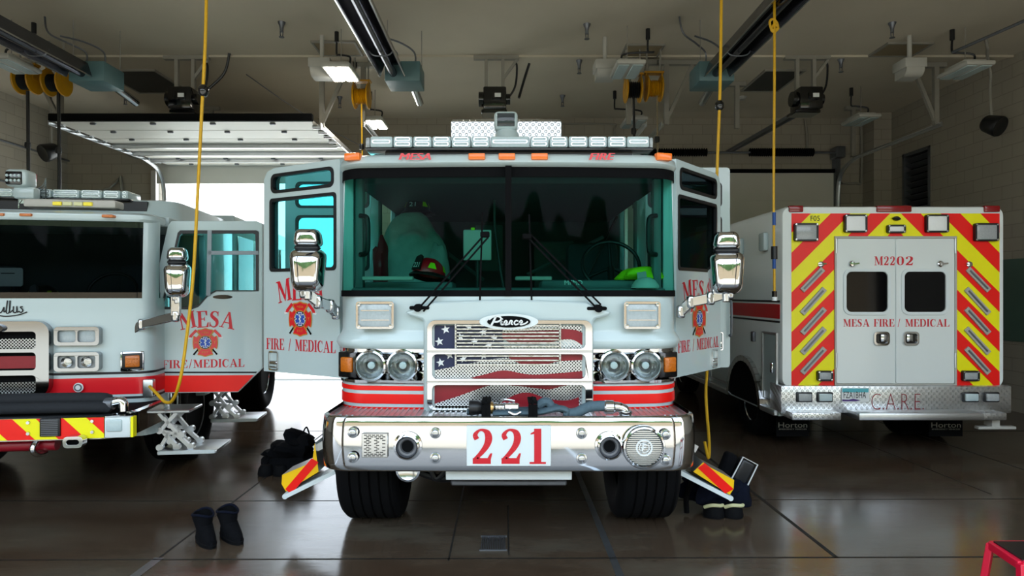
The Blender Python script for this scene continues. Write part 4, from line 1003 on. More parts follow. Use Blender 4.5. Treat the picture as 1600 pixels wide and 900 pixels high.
# -- light bar, spotlight, diamond plate box
yl = 4.98
lb = MB().box(PX(571,yl), PX(1021,yl), yl, yl+.30, PZ(235,yl), PZ(229.5,yl), .01).build('light_bar', 'black_gloss', eng)
xs = [578,614,645,675,705,736,766,828,858,888,919,949,979,1015]
for a, b in zip(xs, xs[1:]): lightbar_module(lb, PX(a+.6,yl), PX(b-.6,yl), yl-.01, PZ(230.5,yl), PZ(213,yl), .3, b-a > 32)
for a, b in ((570,577.5),(1015.5,1022)): MB().box(PX(a,yl), PX(b,yl), yl+.02, yl+.28, PZ(231,yl), PZ(213,yl), .015).build('end_lens', 'lens_grey', lb)
mb = MB(); mb.box(PX(600,yl), PX(990,yl), yl+.05, yl+.25, 2.76, PZ(234,yl), 0); mb.build('bar_foot', 'black_plastic', lb)
ys = 5.28
sl = MB().box(PX(772,ys), PX(809,ys), ys-.02, ys+.14, PZ(203,ys), PZ(173.5,ys), .035, 3).build('spotlight', 'white_paint', eng)
MB().box(PX(776,ys), PX(805,ys), ys-.035, ys-.005, PZ(199,ys), PZ(177,ys), .02).build('spotlight_glass', 'glass_clear', sl)
MB().box(PX(777,ys), PX(804,ys), ys-.024, ys-.015, PZ(198,ys), PZ(178,ys)).build('lamp_chamber', 'black_plastic', sl)
mb = MB()
for px in (784,797): mb.lathe([(0,.0),(.03,-.004),(.05,-.03),(.052,-.034)][::-1], (PX(px,ys),ys-.05+.026,PZ(188,ys)), -Y3, 18, caps=False)
mb.build('bulb_reflector', 'chrome', sl)
MB().lathe([(.11,0),(.10,.05),(.07,.09),(.06,.12)], (PX(792,ys),ys+.07,PZ(216,ys)), Z3, 20).build('spotlight_base', 'white_paint', sl)
yd = 5.9
dbx = MB().box(PX(705,yd), PX(877,yd), yd, yd+.02, PZ(236,yd), PZ(190,yd)).build('diamond_plate_box', 'diamond_plate', eng)
mb = MB(); mb.add([(PX(705,yd),yd,PZ(190,yd)),(PX(877,yd),yd,PZ(190,yd)),(PX(877,yd),yd+.16,PZ(186,yd)+.04),(PX(705,yd),yd+.16,PZ(186,yd)+.04)], [(0,1,2,3)]); mb.box(PX(705,yd), PX(877,yd), yd+.16, yd+1.2, 3.04, PZ(186,yd)+.04); mb.build('box_lid', 'diamond_plate', dbx, smooth=False)
MB().box(PX(740,yd), PX(845,yd), yd+.35, yd+.5, PZ(186,yd)+.03, PZ(186,yd)+.10, .01).build('lid_rail', 'chrome_soft', dbx)
# -- bumper
def bpl(o, z, R=.19): return ring(plan(1.25+o, 4.13-o, R, 4.95, cx, .015, 8), z)
bz0, bz1 = .602, .962
bmp = MB().loft([bpl(-.03,bz0), bpl(-.014,bz0+.006)]+[bpl(-.010*(2*i_/10-1)**2, bz0+.012+(bz1-bz0-.024)*i_/10) for i_ in range(11)]+[bpl(-.014,bz1-.006), bpl(-.03,bz1)]).build('bumper', 'chrome', eng, ang=50)
p = plan(1.232, 4.148, .18, 4.95, cx, .015, 8); mb = MB(); mb.plate([(a,b) for a,b in p][::1], (), (0,0,.93), X3, Y3, 0, -.03); mb.build('bumper_deck', 'aluminium', bmp)
mb = MB()
for i in range(62):
    x = cx-1.17+i*.0384
    if abs(x-cx) < 1.05 or True: mb.box(x-.006, x+.006, 4.22 if abs(x-cx) < 1.05 else 4.32, 4.93, .925, .938)
mb.build('deck_rib', 'aluminium', bmp)
fy = 4.13-.002
pl = MB().box(PX(729,4.11), PX(861,4.11), 4.105, 4.118, PZ(728,4.11), PZ(665,4.11), .003, 1).build('number_plate', 'plate_white', bmp)
mb = MB(); NUM = serif('221', 0, .13)
mb.decal(NUM, (0,4.105,0), X3, Z3, .002, (PX(738.5,4.1), PX(853,4.1), PZ(725,4.1), PZ(670,4.1))); mb.build('lettering', 'lettering_red', pl)
for px, py in ((551,676),(551,715),(680,677),(680,716),(909,677.5),(909,717),(1040,679),(1040,719)):
    MB().lathe([(.036,0),(.034,.005),(.024,.007),(.022,.004),(.02,.018),(.012,.022),(0,.022)], (PX(px,4.11),4.115,PZ(py,4.11)), -Y3, 20).build('bolt', 'chrome_soft', bmp)
for px in (637,952):
    x, z = PX(px,4.11), PZ(697,4.11)
    t = MB().lathe([(.092,0),(.092,.006),(.078,.010),(.076,.045),(.070,.048),(.066,.04)], (x,4.115,z), -Y3, 36, caps=False).build('horn', 'chrome', bmp)
    MB().lathe([(.067,.042),(.058,.022),(.045,.020),(.040,.010),(.030,.008)], (x,4.115,z), -Y3, 30, caps=False).build('horn_throat', 'steel_dark', t)
    MB().lathe([(.038,.0125),(0,.012)], (x,4.115,z), -Y3, 24).build('horn_bore', 'black_matte', t)
# square siren grille
x0, x1, z0, z1 = PX(565,4.11), PX(606,4.11), PZ(715,4.11), PZ(677,4.11)
t = MB().box(x0, x1, 4.108, 4.118, z0, z1, .003, 1).build('siren_grille', 'chrome_soft', bmp)
mb = MB(); xc, zc = (x0+x1)/2, (z0+z1)/2
for i in range(13):
    z = z0+.012+(z1-z0-.024)*i/12
    for j in range(5):
        xx = x0+.02+(x1-x0-.04)*(j+.5)/5+(.007 if i%2 else -.007); r_ = math.hypot(xx-xc, z-zc)
        if r_ > .05 or (i+j)%2: mb.box(xx-.010, xx+.010, 4.1065, 4.109, z-.0026, z+.0026)
mb.build('grille_slot', 'black_matte', t)
# round siren speaker
x, z = PX(1006,4.09), PZ(699,4.09)
t = MB().lathe([(.138,0),(.138,.03),(.132,.042),(.122,.045),(.116,.036),(.115,.02)], (x,4.115,z), -Y3, 48, caps=False).build('siren_speaker', 'chrome', bmp)
MB().lathe([(0,.03),(.117,.02)], (x,4.115,z), -Y3, 40).build('speaker_mesh', 'lens_grey', t)
mb = MB()
for i in range(17):
    zz = -.104+i*.013; hw_ = math.sqrt(max(0,.113**2-zz*zz)); mb.box(x-hw_, x+hw_, 4.080, 4.088, z+zz-.0028, z+zz+.0028)
mb.build('speaker_bar', 'chrome_soft', t)
mb = MB(); mb.plate(ell(x,z,.054), [ell(x,z,.043)], (0,4.078,0), X3, Z3, .002, -.004).plate(ell(x,z,.034), [ell(x,z,.028)], (0,4.078,0), X3, Z3, .002, -.004)
for q in ribbon([(x-.02,z-.03),(x-.008,z),(x-.005,z+.022),(x+.02,z+.022)], [.012]*4, 4): mb.plate(q[::-1], (), (0,4.076,0), X3, Z3, 0, flat=True)
for q in ribbon([(x-.02,z+.002),(x+.012,z+.004)], [.01]*2, 4): mb.plate(q[::-1], (), (0,4.0755,0), X3, Z3, 0, flat=True)
mb.build('speaker_emblem', 'lettering_white', t, smooth=False)
# underside bits
MB().box(PX(697,4.25), PX(893,4.25), 4.22, 4.26, PZ(748,4.25), .60, .004, 1).build('lower_plate', 'plate_white', eng)
mb = MB(); mb.box(PX(705,4.4), PX(885,4.4), 4.36, 4.5, PZ(757,4.4), PZ(748,4.4), .01, 1); mb.build('winch_bar', 'steel_dark', eng)
MB().lathe([(.075,0),(.085,.01),(.085,.05),(.07,.055),(.0,.03)], (PX(639,4.5),4.5,.53), -Y3, 28).build('air_horn_pipe', 'chrome_soft', eng)
mb = MB(); mb.tube([(-.75,4.7,.5),(-.5,4.7,.40),(-.2,4.75,.40),(.15,4.75,.42),(.5,4.8,.48)], .028, 8); mb.tube([(-.55,4.62,.52),(-.5,4.62,.42),(-.42,4.62,.5)], .02, 8); mb.tube([(.6,4.6,.6),(.62,4.6,.5),(.7,4.6,.5)],.012,6); mb.build('air_line', 'black_plastic', eng)
mb = MB(); mb.box(cx-.78, cx+.78, 5.0, 5.2, .40, .62, .04); mb.lathe([(.0,-.3),(.2,-.28),(.26,0),(.2,.28),(0,.3)], (cx,5.1,.5), Y3, 20); mb.box(cx-.9,cx+.9,4.9,5.0,.6,.95); mb.build('front_axle', 'black_matte', eng)
for s in (-1,1): wheel(eng, cx+s*1.03, 5.10, .53, .45, s)
for s in (-1,1): wheel(eng, cx+s*.98, 10.9, .53, .5, s)
# red side fender well trim below the cab
for s in (-1,1): MB().box(min(cx+s*1.25,cx+s*1.2), max(cx+s*1.25,cx+s*1.2), 5.75, 7.6, .72, 1.0, .01).build('cab_skirt', 'white_paint', eng)
# fold-out entry steps with chevrons
for s in (-1,1):
    if s < 0: q = [(441,742),(440,756),(447,768),(498,737),(492,692),(488,722)]; lip = ((445,776),(524,737)); tread=[(441,742),(488,722)]
    else: q = [(1147,750),(1146,764),(1140,773),(1083,737),(1099,722),(1104,727)]; lip = ((1142,779),(1062,738))
    yy = 4.70
    P = [(PX(a,yy),PZ(b,yy)) for a,b in q]
    if sum(P[i][0]*P[(i+1)%len(P)][1]-P[(i+1)%len(P)][0]*P[i][1] for i in range(len(P))) < 0: P = P[::-1]
    st = MB().plate(P, (), (0,yy,0), X3, Z3, 0, -.24).build('entry_step', 'aluminium', eng)
    mb = MB(); mb.plate(P, (), (0,yy,0), X3, Z3, .002, flat=True); mb.m = 1
    zc = [b for a,b in P]
    if s < 0: c1, c2 = [(487,716),(498,722),(455,772),(446,764)], None
    else: c1 = [(1090,731),(1101,723),(1146,764),(1133,771)]
    R_ = [(PX(a,yy),PZ(b,yy)) for a,b in c1]
    mb.plate(R_ if s < 0 else R_, (), (0,yy,0), X3, Z3, .004, flat=True); mb.build('chevron_film', ['amber_film','red_film'], st, smooth=False)
    mb = MB()
    for ya in (yy+.06, yy+.18): mb.bar((s*1.235+cx*0,ya,.70),(s*1.42,ya,.60),.03,.05)
    mb.build('step_arm', 'aluminium', st)
    a, b = lip; mb = MB(); mb.bar((PX(a[0],yy),yy+.1,PZ(a[1],yy)), (PX(b[0],yy),yy+.1,PZ(b[1],yy)), .22, .03, up=V((0,0,1))); mb.cyl((PX(a[0],yy),yy,PZ(a[1],yy)),(PX(a[0],yy),yy+.22,PZ(a[1],yy)),.02,seg=12); mb.build('step_lip', 'plate_white', st)
# ================================================================ ambulance, seen from behind
AY = 7.0; AX = PX(1396, AY); AH = 1.22
amb = thing('ambulance', (AX, AY, 0), 'white ambulance with red and yellow rear chevrons, parked with its rear doors facing out', 'ambulance')
ax = lambda px, Y=AY: PX(px, Y); az = lambda py, Y=AY: PZ(py, Y)
zt2, zb2 = az(322), az(602)
L_ = 4.0
def brr(y, ins=0): return [(AX+p[0], y, p[1]) for p in rrect(-AH+ins, AH-ins, zb2-.02+ins*0, zt2-ins, .09, 5)]
box = MB().loft([brr(AY+.05,.03), brr(AY+.012,.012), brr(AY+.04,.0), brr(AY+L_)], closed=True, cap1=True)
box.plate([(p[0],p[2]) for p in brr(0,.012)], (), (0,AY+.012,0), X3, Z3, 0, -.01)
box = box.build('patient_module', 'module_white', amb, ang=50)
# chevrons (clipped 45 degree bands on the four areas round the doors)
def chev(regions, cxp, period, test, Yp, parent, name, mats, d=.002):
    mb = MB()
    for (xa, xb, ya, yb) in regions:
        mb.m = 0; mb.plate(rect(PX(xa,Yp),PX(xb,Yp),PZ(yb,Yp),PZ(ya,Yp)), (), (0,Yp,0), X3, Z3, d, flat=True)
        sg = -1 if (xa+xb)/2 < cxp else 1
        for n in range(-12, 12):
            s0 = test+period*n; s1 = s0+period*.495
            q = [(xa,ya),(xa,yb),(xb,yb),(xb,ya)]
            # s = y - |x-c|  (pixel units)
            q = clip(q, -sg, 1, sg*cxp-s0); q = clip(q, sg, -1, -sg*cxp+s1) if q else q
            if len(q) > 2:
                w_ = [(PX(a,Yp),PZ(b,Yp)) for a,b in q]
                if sum(w_[i][0]*w_[(i+1)%len(w_)][1]-w_[(i+1)%len(w_)][0]*w_[i][1] for i in range(len(w_))) < 0: w_ = w_[::-1]
                mb.m = 1; mb.plate(w_, (), (0,Yp,0), X3, Z3, d+.0015, flat=True)
    return mb.build(name, mats, parent, smooth=False)
YR = AY+.012
chev([(1236.5,1304,333.5,602),(1494,1561.5,333.5,602),(1304,1399,333.5,370),(1399,1494,333.5,370)], 1399, 62, 294.5, YR, box, 'chevron_film', ['yellow_film','red_film'])
for a, b in ((1233,1255),(1370,1424),(1538,1562)): MB().box(ax(a), ax(b), AY-.012, AY+.09, az(331.5), az(321), .012).build('marker_light', 'lens_red', box)
def amb_light(a, b, c, d, lens, nm='warning_light', bez='black_plastic'):
    t = MB().plate(rrect(ax(a),ax(b),az(d),az(c),.02), [rrect(ax(a)+.018,ax(b)-.018,az(d)+.018,az(c)-.018,.014)], (0,YR,0), X3, Z3, .045, 0).build(nm, bez, box, bev=.004)
    MB().box(ax(a)+.014, ax(b)-.014, YR-.038, YR, az(d)+.014, az(c)-.014, .012).build('lens', lens, t)
    mb = MB()
    for xx in (ax(a)+.016, ax(b)-.016):
        for zz in (az(c)-.016, az(d)+.016): mb.lathe([(.012,0),(.010,.004),(0,.005)], (xx,YR-.045,zz), -Y3, 10)
    mb.build('screw', 'chrome_soft', t)
amb_light(1318,1353,335.5,363.5,'lens_white'); amb_light(1445,1480,335.5,363.5,'lens_white')
amb_light(1240,1277,349,377,'lens_grey'); amb_light(1521,1558,349,377,'lens_grey')
amb_light(1385,1413,351.5,364.5,'lens_white','load_light'); 
amb_light(1276,1300,579,595,'lens_grey','back_up_light'); amb_light(1502,1528,579,595,'lens_grey','back_up_light')
MB().blob((ax(1400),YR-.02,az(341.5)), .042, .03, .022, .2, 4, 8).build('antenna_knob', 'black_plastic', box)
mb = MB(); mb.decal(bfont('F05',0,.0), (0,YR,0), X3, Z3, .005, (ax(1267),ax(1281.5),az(345),az(337))); mb.build('lettering', 'lettering_black', box)
for i in range(5):
    for s in (-1,1):
        y0, y1 = (420,454) if i == 0 else (451+31*(i-1), 490+31*(i-1))
        c0 = (1399+s*(110.5 if i else 113), y0); c1 = (1399+s*146, y1)
        p0 = V((ax(c0[0]),YR-.012,az(c0[1]))); p1 = V((ax(c1[0]),YR-.012,az(c1[1])))
        t = MB().bar(p0, p1, .062, .02, up=Y3).build('reflective_bar', 'unit_grey', box, bev=.004)
        MB().bar(p0+(p1-p0)*.08-Y3*.012, p1-(p1-p0)*.08-Y3*.012, .018, .008, up=Y3).build('bar_slot', 'steel_dark', t)
for s in (-1,1):
    mb = MB(); x = ax(1399+s*116); mb.lathe([(.035,0),(.032,.015),(0,.03)], (x,YR,az(413)), -Y3, 16); mb.bar((x-.03,YR-.025,az(413)),(x+.05*s*-1,YR-.03,az(412)),.014,.014); mb.build('door_holdback', 'chrome', box)
# rear doors
fr = MB().plate(rect(ax(1304),ax(1494.5),az(602),az(369)), [rect(ax(1307),ax(1491.5),az(599.5),az(372.5))], (0,YR,0), X3, Z3, .022, 0).build('door_surround', 'unit_grey', box, bev=.004)
for s in (-1,1):
    xa, xb = sorted((ax(1399+s*.9), ax(1399+s*92)))
    wx0, wx1 = sorted((ax(1399+s*12.5), ax(1399+s*78)))
    wz0, wz1 = az(488), az(424)
    wh = rrect(wx0, wx1, wz0, wz1, .06, 6)
    d = MB().plate(rrect(xa,xb,az(599),az(373),.02), [wh], (0,YR-.016,0), X3, Z3, 0, -.03).build('rear_door', 'module_white', amb, bev=.004)
    MB().plate(rrect(wx0-.028,wx1+.028,wz0-.028,wz1+.028,.08,6), [rrect(wx0+.004,wx1-.004,wz0+.004,wz1-.004,.058,6)], (0,YR-.016,0), X3, Z3, .014, -.005).build('window_moulding', 'plate_white', d, bev=.006)
    MB().plate(wh, (), (0,YR-.014,0), X3, Z3, 0, -.006).build('window_glass', 'window_black', d)
    hx = ax(1399+s*69); mb = MB(); mb.lathe([(.036,0),(.034,.02),(.024,.03),(0,.032)], (hx,YR-.016,az(412.5)), -Y3, 20); mb.bar((hx,YR-.045,az(413)),(hx+.07,YR-.045,az(411.5)),.014,.014); mb.build('door_catch', 'chrome', d)
    x0, x1 = ax(1399+s*23-12), ax(1399+s*23+12.5)
    h = MB().plate(rrect(x0,x1,az(539.5),az(518),.04,5), [rrect(x0+.022,x1-.022,az(539.5)+.022,az(518)-.022,.025,5)], (0,YR-.016,0), X3, Z3, .02, 0).build('door_handle', 'chrome', d, bev=.006)
    MB().plate(rrect(x0+.015,x1-.015,az(539.5)+.015,az(518)-.015,.025,5), (), (0,YR-.016,0), X3, Z3, .004, 0).build('handle_cup', 'black_gloss', h)
    MB().box((x0+x1)/2-.035-s*.02, (x0+x1)/2+.035-s*.02, YR-.042, YR-.02, az(534), az(522), .012).build('paddle', 'chrome_soft', h)
    for z0 in (.95, 2.2): MB().cyl((ax(1399+s*93),YR-.02,z0),(ax(1399+s*93),YR-.02,z0+.16),.012,seg=10).build('hinge', 'aluminium', d)
    mb = MB()
    if s < 0:
        mb.decal(serif('M22'), (0,YR-.016,0), X3, Z3, .002, (ax(1365.5),ax(1397.6),az(414.5),az(400.5)))
        mb.decal(serif('MESA FIRE'), (0,YR-.016,0), X3, Z3, .002, (ax(1317),ax(1397),az(510.5),az(498.5)))
    else:
        mb.decal(serif('02'), (0,YR-.016,0), X3, Z3, .002, (ax(1400.5),ax(1426),az(414.5),az(400.5)))
        mb.decal(serif('/ MEDICAL'), (0,YR-.016,0), X3, Z3, .002, (ax(1402),ax(1483),az(511),az(498)))
    mb.build('lettering', 'lettering_red', d, smooth=False)
# rear bumper and step
bz_ = lambda py: PZ(py, 6.95)
bu = MB().box(ax(1217), ax(1574), AY-.06, AY+.25, az(644), az(602), .012).build('rear_bumper', 'diamond_plate', amb)
def small_lamp(a, b, lens, c=612.5, d=628.5):
    t = MB().box(PX(a,6.93), PX(b,6.93), 6.915, 6.945, PZ(d,6.93), PZ(c,6.93), .012).build('tail_light', 'black_plastic', bu)
    MB().box(PX(a+2.2,6.93), PX(b-2.2,6.93), 6.900, 6.93, PZ(d-2.2,6.93), PZ(c+2.2,6.93), .010).build('lens', lens, t)
for a, b, l in ((1244,1269,'lens_grey'),(1276,1301,'lens_clear'),(1504,1529,'lens_clear'),(1537,1561,'lens_grey')): small_lamp(a, b, l)
p_ = MB().box(PX(1314.5,6.93), PX(1358.5,6.93), 6.925, 6.94, PZ(628.5,6.93), PZ(606,6.93), .004, 1).build('number_plate', 'lettering_white', bu)
mb = MB(); f_ = 6.925
mb.m = 0; mb.plate(rect(PX(1316,f_),PX(1357,f_),PZ(613,f_),PZ(607,f_)), (), (0,f_,0), X3, Z3, .001, flat=True)
mb.m = 1; mb.plate([(PX(a,f_),PZ(b,f_)) for a,b in ((1316,627),(1338,627),(1345,625.5),(1333,623),(1326,624.5),(1316,624))], (), (0,f_,0), X3, Z3, .001, flat=True)
mb.m = 2; mb.decal(bfont('FZA1BHA',0,.0), (0,f_,0), X3, Z3, .003, (PX(1318,f_),PX(1353,f_),PZ(622,f_),PZ(612,f_))); mb.build('plate_print', ['sky_plate','purple','lettering_black'], p_, smooth=False)
mb = MB(); mb.decal(bfont('C.A.R.E.',0,-.026,1.0), (0,6.94,0), X3, Z3, .003, (PX(1361.5,6.94),PX(1443,6.94),PZ(640,6.94),PZ(615,6.94))); mb.build('lettering', 'dark_red', bu, smooth=False)
st = MB().box(ax(1319), ax(1506), AY-.30, AY+.05, PZ(657,6.7), PZ(646,6.7), .01).build('rear_step', 'aluminium', amb)
for a, b in ((1240,1317),(1508,1577)): MB().box(PX(a,6.75), PX(b,6.75), AY-.22, AY+.15, PZ(657.5,6.75), PZ(646,6.75), .01).build('step_wing', 'diamond_plate', st)
for a, b in ((1213,1264),(1452,1504)):
    f = MB().box(PX(a,7.35), PX(b,7.35), 7.35, 7.365, .12, .46).build('mud_flap', 'black_matte', amb)
    mb = MB(); mb.decal(bfont('Horton',0,.0), (0,7.35,0), X3, Z3, .003, (PX(a+3,7.35),PX(b-3,7.35),PZ(668,7.35),PZ(660,7.35))); mb.decal(bfont('EMERGENCY VEHICLES'), (0,7.35,0), X3, Z3, .003, (PX(a+4,7.35),PX(b-4,7.35),PZ(671.5,7.35),PZ(669.5,7.35))); mb.build('lettering', 'strut_grey', f, smooth=False)
mb = MB(); mb.box(PX(1525,6.9), PX(1584,6.9), 6.86, 6.93, PZ(670,6.9), PZ(665.5,6.9), .006, 1); mb.box(PX(1548,6.9), PX(1560,6.9), 6.88, 7.0, PZ(666,6.9), PZ(656,6.9)); mb.build('side_step', 'unit_grey', amb)
MB().box(AX-.5, AX+.5, 7.2, 12.2, .42, .72, .02).box(AX-.85, AX+.85, 7.95, 8.1, .32, .48).build('chassis', 'black_matte', amb)
for s in (-1,1):
    wheel(amb, AX+s*1.06, 8.05, .40, .25, s); wheel(amb, AX+s*.76, 8.05, .40, .25, s, rim=False); wheel(amb, AX+s*.98, 11.5, .40, .26, s)
# side body: stripe, arch, compartments, rub rail, lamps
for s in (-1,1):
    X = AX+s*AH; mb = MB(); S_ = lambda a,b,y0,y1,o=.003: mb.box(min(X,X+s*o), max(X,X+s*o), y0, y1, b, a)
    S_(az(475.5),az(498.5),AY+.05,AY+3.95); mb.build('side_stripe', 'red_paint', box)
    mb = MB()
    for py in (471, 503.5): mb.box(min(X,X+s*.003), max(X,X+s*.003), AY+.05, AY+3.95, az(py)-.011, az(py)+.011)
    mb.build('side_pinstripe', 'lettering_black', box)
    mb = MB()
    for i in range(17):
        a0, a1 = math.pi*i/17, math.pi*(i+1)/17
        for ra, rb in ((.50,.56),):
            c = V((X, 8.05, .42)); q = [c+V((o, r*math.cos(a), r*math.sin(a))) for a in (a0,a1) for r in (ra,rb) for o in (-.02,s*.045+ (.02 if s<0 else -.0))]
            mb.bar(c+V((s*.02,.53*math.cos(a0),.53*math.sin(a0))), c+V((s*.02,.53*math.cos(a1),.53*math.sin(a1))), .07, .06, up=X3)
    mb.build('wheel_arch', 'chrome', box)
    MB().plate([(8.05+.5*math.cos(math.pi*i/16), .42+.5*math.sin(math.pi*i/16)) for i in range(17)], (), (X,0,0), Y3, Z3, .006 if s > 0 else .006, -.006).build('arch_opening', 'black_matte', box)
    MB().box(min(X-.05*s,X), max(X-.05*s,X), AY+.1, AY+3.95, .40, zb2-.01).build('skirt', 'white_paint', box)
    mb = MB()
    for y0, y1 in ((AY+.1,7.5),(8.6,AY+3.9)): mb.box(min(X,X+s*.05), max(X,X+s*.05), y0, y1, .40, .47, .01, 1)
    mb.build('rub_rail', 'aluminium', box)
    for y0, y1, z0, z1 in ((7.12,7.48,.55,1.30),(8.66,9.35,.55,1.55),(9.45,10.2,.5,2.35),(10.3,10.9,.55,2.4)):
        o = .012; c_ = MB().box(min(X,X+s*o), max(X,X+s*o), y0, y1, z0, z1, .006, 1).build('compartment_door', 'white_paint', amb)
        mb = MB()
        for a in ((y0-.02,y0,z0-.02,z1+.02),(y1,y1+.02,z0-.02,z1+.02),(y0,y1,z1,z1+.02),(y0,y1,z0-.02,z0)): mb.box(min(X,X+s*.02), max(X,X+s*.02), *a)
        mb.build('door_trim', 'aluminium', c_)
        MB().box(min(X+s*.01,X+s*.035), max(X+s*.01,X+s*.035), y0+.06, y0+.12, (z0+z1)/2-.06, (z0+z1)/2+.06, .012).build('latch', 'chrome', c_)
    for yy in (7.35,8.1): MB().box(min(X,X+s*.06), max(X,X+s*.06), yy, yy+.16, az(388), az(358), .02).build('side_warning_light', 'lens_clear', amb)
    MB().box(min(X,X+s*.04), max(X,X+s*.04), 7.72, 7.80, 1.18, 1.3, .01).build('fuel_latch', 'steel_dark', amb)
    mb = MB(); yy = (8.55,9.3); u_ = -Y3 if s < 0 else Y3
    mb.decal(serif('MESA'), (X,0,0), u_, Z3, .003, (-9.6,-8.45,2.2,2.48) if s < 0 else (8.45,9.6,2.2,2.48)); mb.build('lettering', 'lettering_red', box)
# cab in front
cb = MB().loft([[(AX+a*1.0, y, z) for a, z in ((-1,.5),(-1.02,1.3),(-.92,2.2),(-.8,2.3),(.8,2.3),(.92,2.2),(1.02,1.3),(1,.5))] for y in (11.0,11.9)]+[[(AX+a*.98, y, z) for a, z in ((-1,.5),(-1.0,1.25),(-.95,1.3),(-.8,1.32),(.8,1.32),(.95,1.3),(1.0,1.25),(1,.5))] for y in (12.4,12.8)], closed=True, cap0=True, cap1=True).build('cab', 'white_paint', amb, ang=30)
# ================================================================ left fire engine, slightly turned
TH = math.radians(7.5); cs, sn = math.cos(TH), math.sin(TH)
RX, RY = -3.05-1.25*cs, 5.5-1.25*sn
fe = thing('fire_engine', (0,0,0), 'white fire engine whose front bumper carries red and yellow chevrons, cab door open', 'fire engine')
def L(px, py, yl=0.):
    u = (px-790)/1000; x = (u*(RY+yl*cs)-(RX-yl*sn))/(cs-u*sn); Yw = RY+x*sn+yl*cs
    return x, EYE+(460-py)*Yw/1000
def lx(px, yl=0.): return L(px, 460, yl)[0]
def lz(py, px=120, yl=0.): return L(px, py, yl)[1]
HW = 1.25
r1 = lambda z, o=0., bow=.05: ring(plan(HW+o, -o, .14, .3, 0, bow), z)
zr, zw1, zw0 = lz(331), lz(345), lz(466)
roof = MB().loft([r1(zw1,-.005), r1(zw1+.02,.01), r1(zr-.02,.005), r1(zr,-.03), ring(plan(HW-.12,.15,.25,2.4,0,.04), zr+.02)]).box(-HW+.01, HW-.01, .43, 2.4, zw1, zr+.015, .01).build('cab_roof', 'white_paint', fe, ang=50)
MB().loft([ring(plan(1.2,.75,.15,2.4), zr), ring(plan(1.15,.85,.15,2.4), zr+.22), ring(plan(1.05,1.0,.15,2.4), zr+.25)], cap1=True).build('raised_roof', 'white_paint', roof)
for px in (-85,-38,5,47.5,174): MB().box(lx(px)-.045, lx(px)+.045, -.075, .02, lz(340.5), lz(336), .006).build('marker_light', 'lens_signal', roof)
ws = MB().loft([ring(plan(HW-.0,0,.14,.2,0,.05), zw0), ring(plan(HW-.01,.03,.14,.2,0,.05), zw1)]).build('windshield', 'glass_dark', fe, ang=80)
mb = MB()
for z, h in ((zw0,.05),(zw1-.05,.05)): mb.loft([ring(plan(HW+.002,-.002+(.03 if z > zw0 else 0),.14,.2,0,.05), z), ring(plan(HW+.002,-.002+(.03 if z > zw0 else 0),.14,.2,0,.05), z+h)])
mb.build('gasket', 'black_gloss', ws, ang=60)
for s in (-1,1):
    p = plan(HW+.006,-.006,.14,.16,0,.05); q = [a for a in p if a[0]*s > 1.15]
    MB().loft([ring(q, zw0-.02), ring([(a,b+.03) for a,b in q], zw1+.02)]).build('windshield_pillar', 'white_paint', fe, ang=60)
mb = MB(); mb.box(-1.2,1.2,.25,2.3,.98,1.06).box(-1.2,1.2,1.3,1.36,1.0,2.4); mb.build('cab_floor', 'interior_dark', fe)
mb = MB(); mb.box(-1.15,1.15,.12,.6,1.3,1.62,.04); mb.build('dashboard', 'black_matte', fe)
mb = MB(); mb.tube([(.65+.22*math.cos(a), .65+.08*math.sin(a), 1.76+.19*math.sin(a)) for a in [2*math.pi*i/20 for i in range(20)]], .015, 8, 2, closed=True).cyl((.65,.68,1.74),(.65,.5,1.55),.03,seg=10).bar((.43,.65,1.76),(.87,.65,1.76),.02,.03); mb.build('steering_wheel', 'black_plastic', fe)
for s in (-1,1):
    t = MB().box(s*.72-.25,s*.72+.25,.85,1.25,1.2,1.35,.05).build('cab_seat','seat_fabric',fe); MB().box(s*.72-.24,s*.72+.24,1.15,1.28,1.3,2.05,.06).build('seat_back','seat_fabric',t)
zf = lz(582)
fas = MB().loft([r1(lz(684)), r1(lz(648)), r1(lz(622)), r1(zf), r1(lz(545)), r1(lz(512)), r1(lz(505),.005), r1(zw0,0)]).build('front_fascia', 'white_paint', fe, ang=60)
MB().loft([r1(lz(617),.004), r1(lz(590.5),.004)]).build('red_stripe', 'red_paint', fas, ang=60)
mb = MB()
for py in (583.5, 622.5): mb.loft([r1(lz(py)-.010,.004), r1(lz(py)+.010,.004)])
mb.build('pinstripe', 'lettering_black', fas, ang=60)
# hood script
mb = MB()
for pts in ([(-.10,.02),(-.06,.08),(-.05,-.02),(-.0,-.02),(.03,.03),(.03,-.02),(.06,.0)], [(.07,.10),(.055,-.02),(.09,-.02),(.10,.10),(.095,-.02),(.13,.0)], [(.14,.04),(.14,-.02),(.175,-.02),(.18,.04),(.185,-.02),(.21,-.01)], [(.25,.035),(.22,.03),(.25,.0),(.23,-.025),(.20,-.01)], [(-.05,-.05),(.05,-.065),(.2,-.05),(.3,-.02)]):
    for q in ribbon([(lx(9)+a*.65, lz(484)+b*.8) for a,b in pts], [.010]*len(pts), 5): mb.plate(q[::-1], (), (0,-.056,0), X3, Z3, 0, flat=True)
mb.build('hood_script', 'lettering_black', fas, smooth=False)
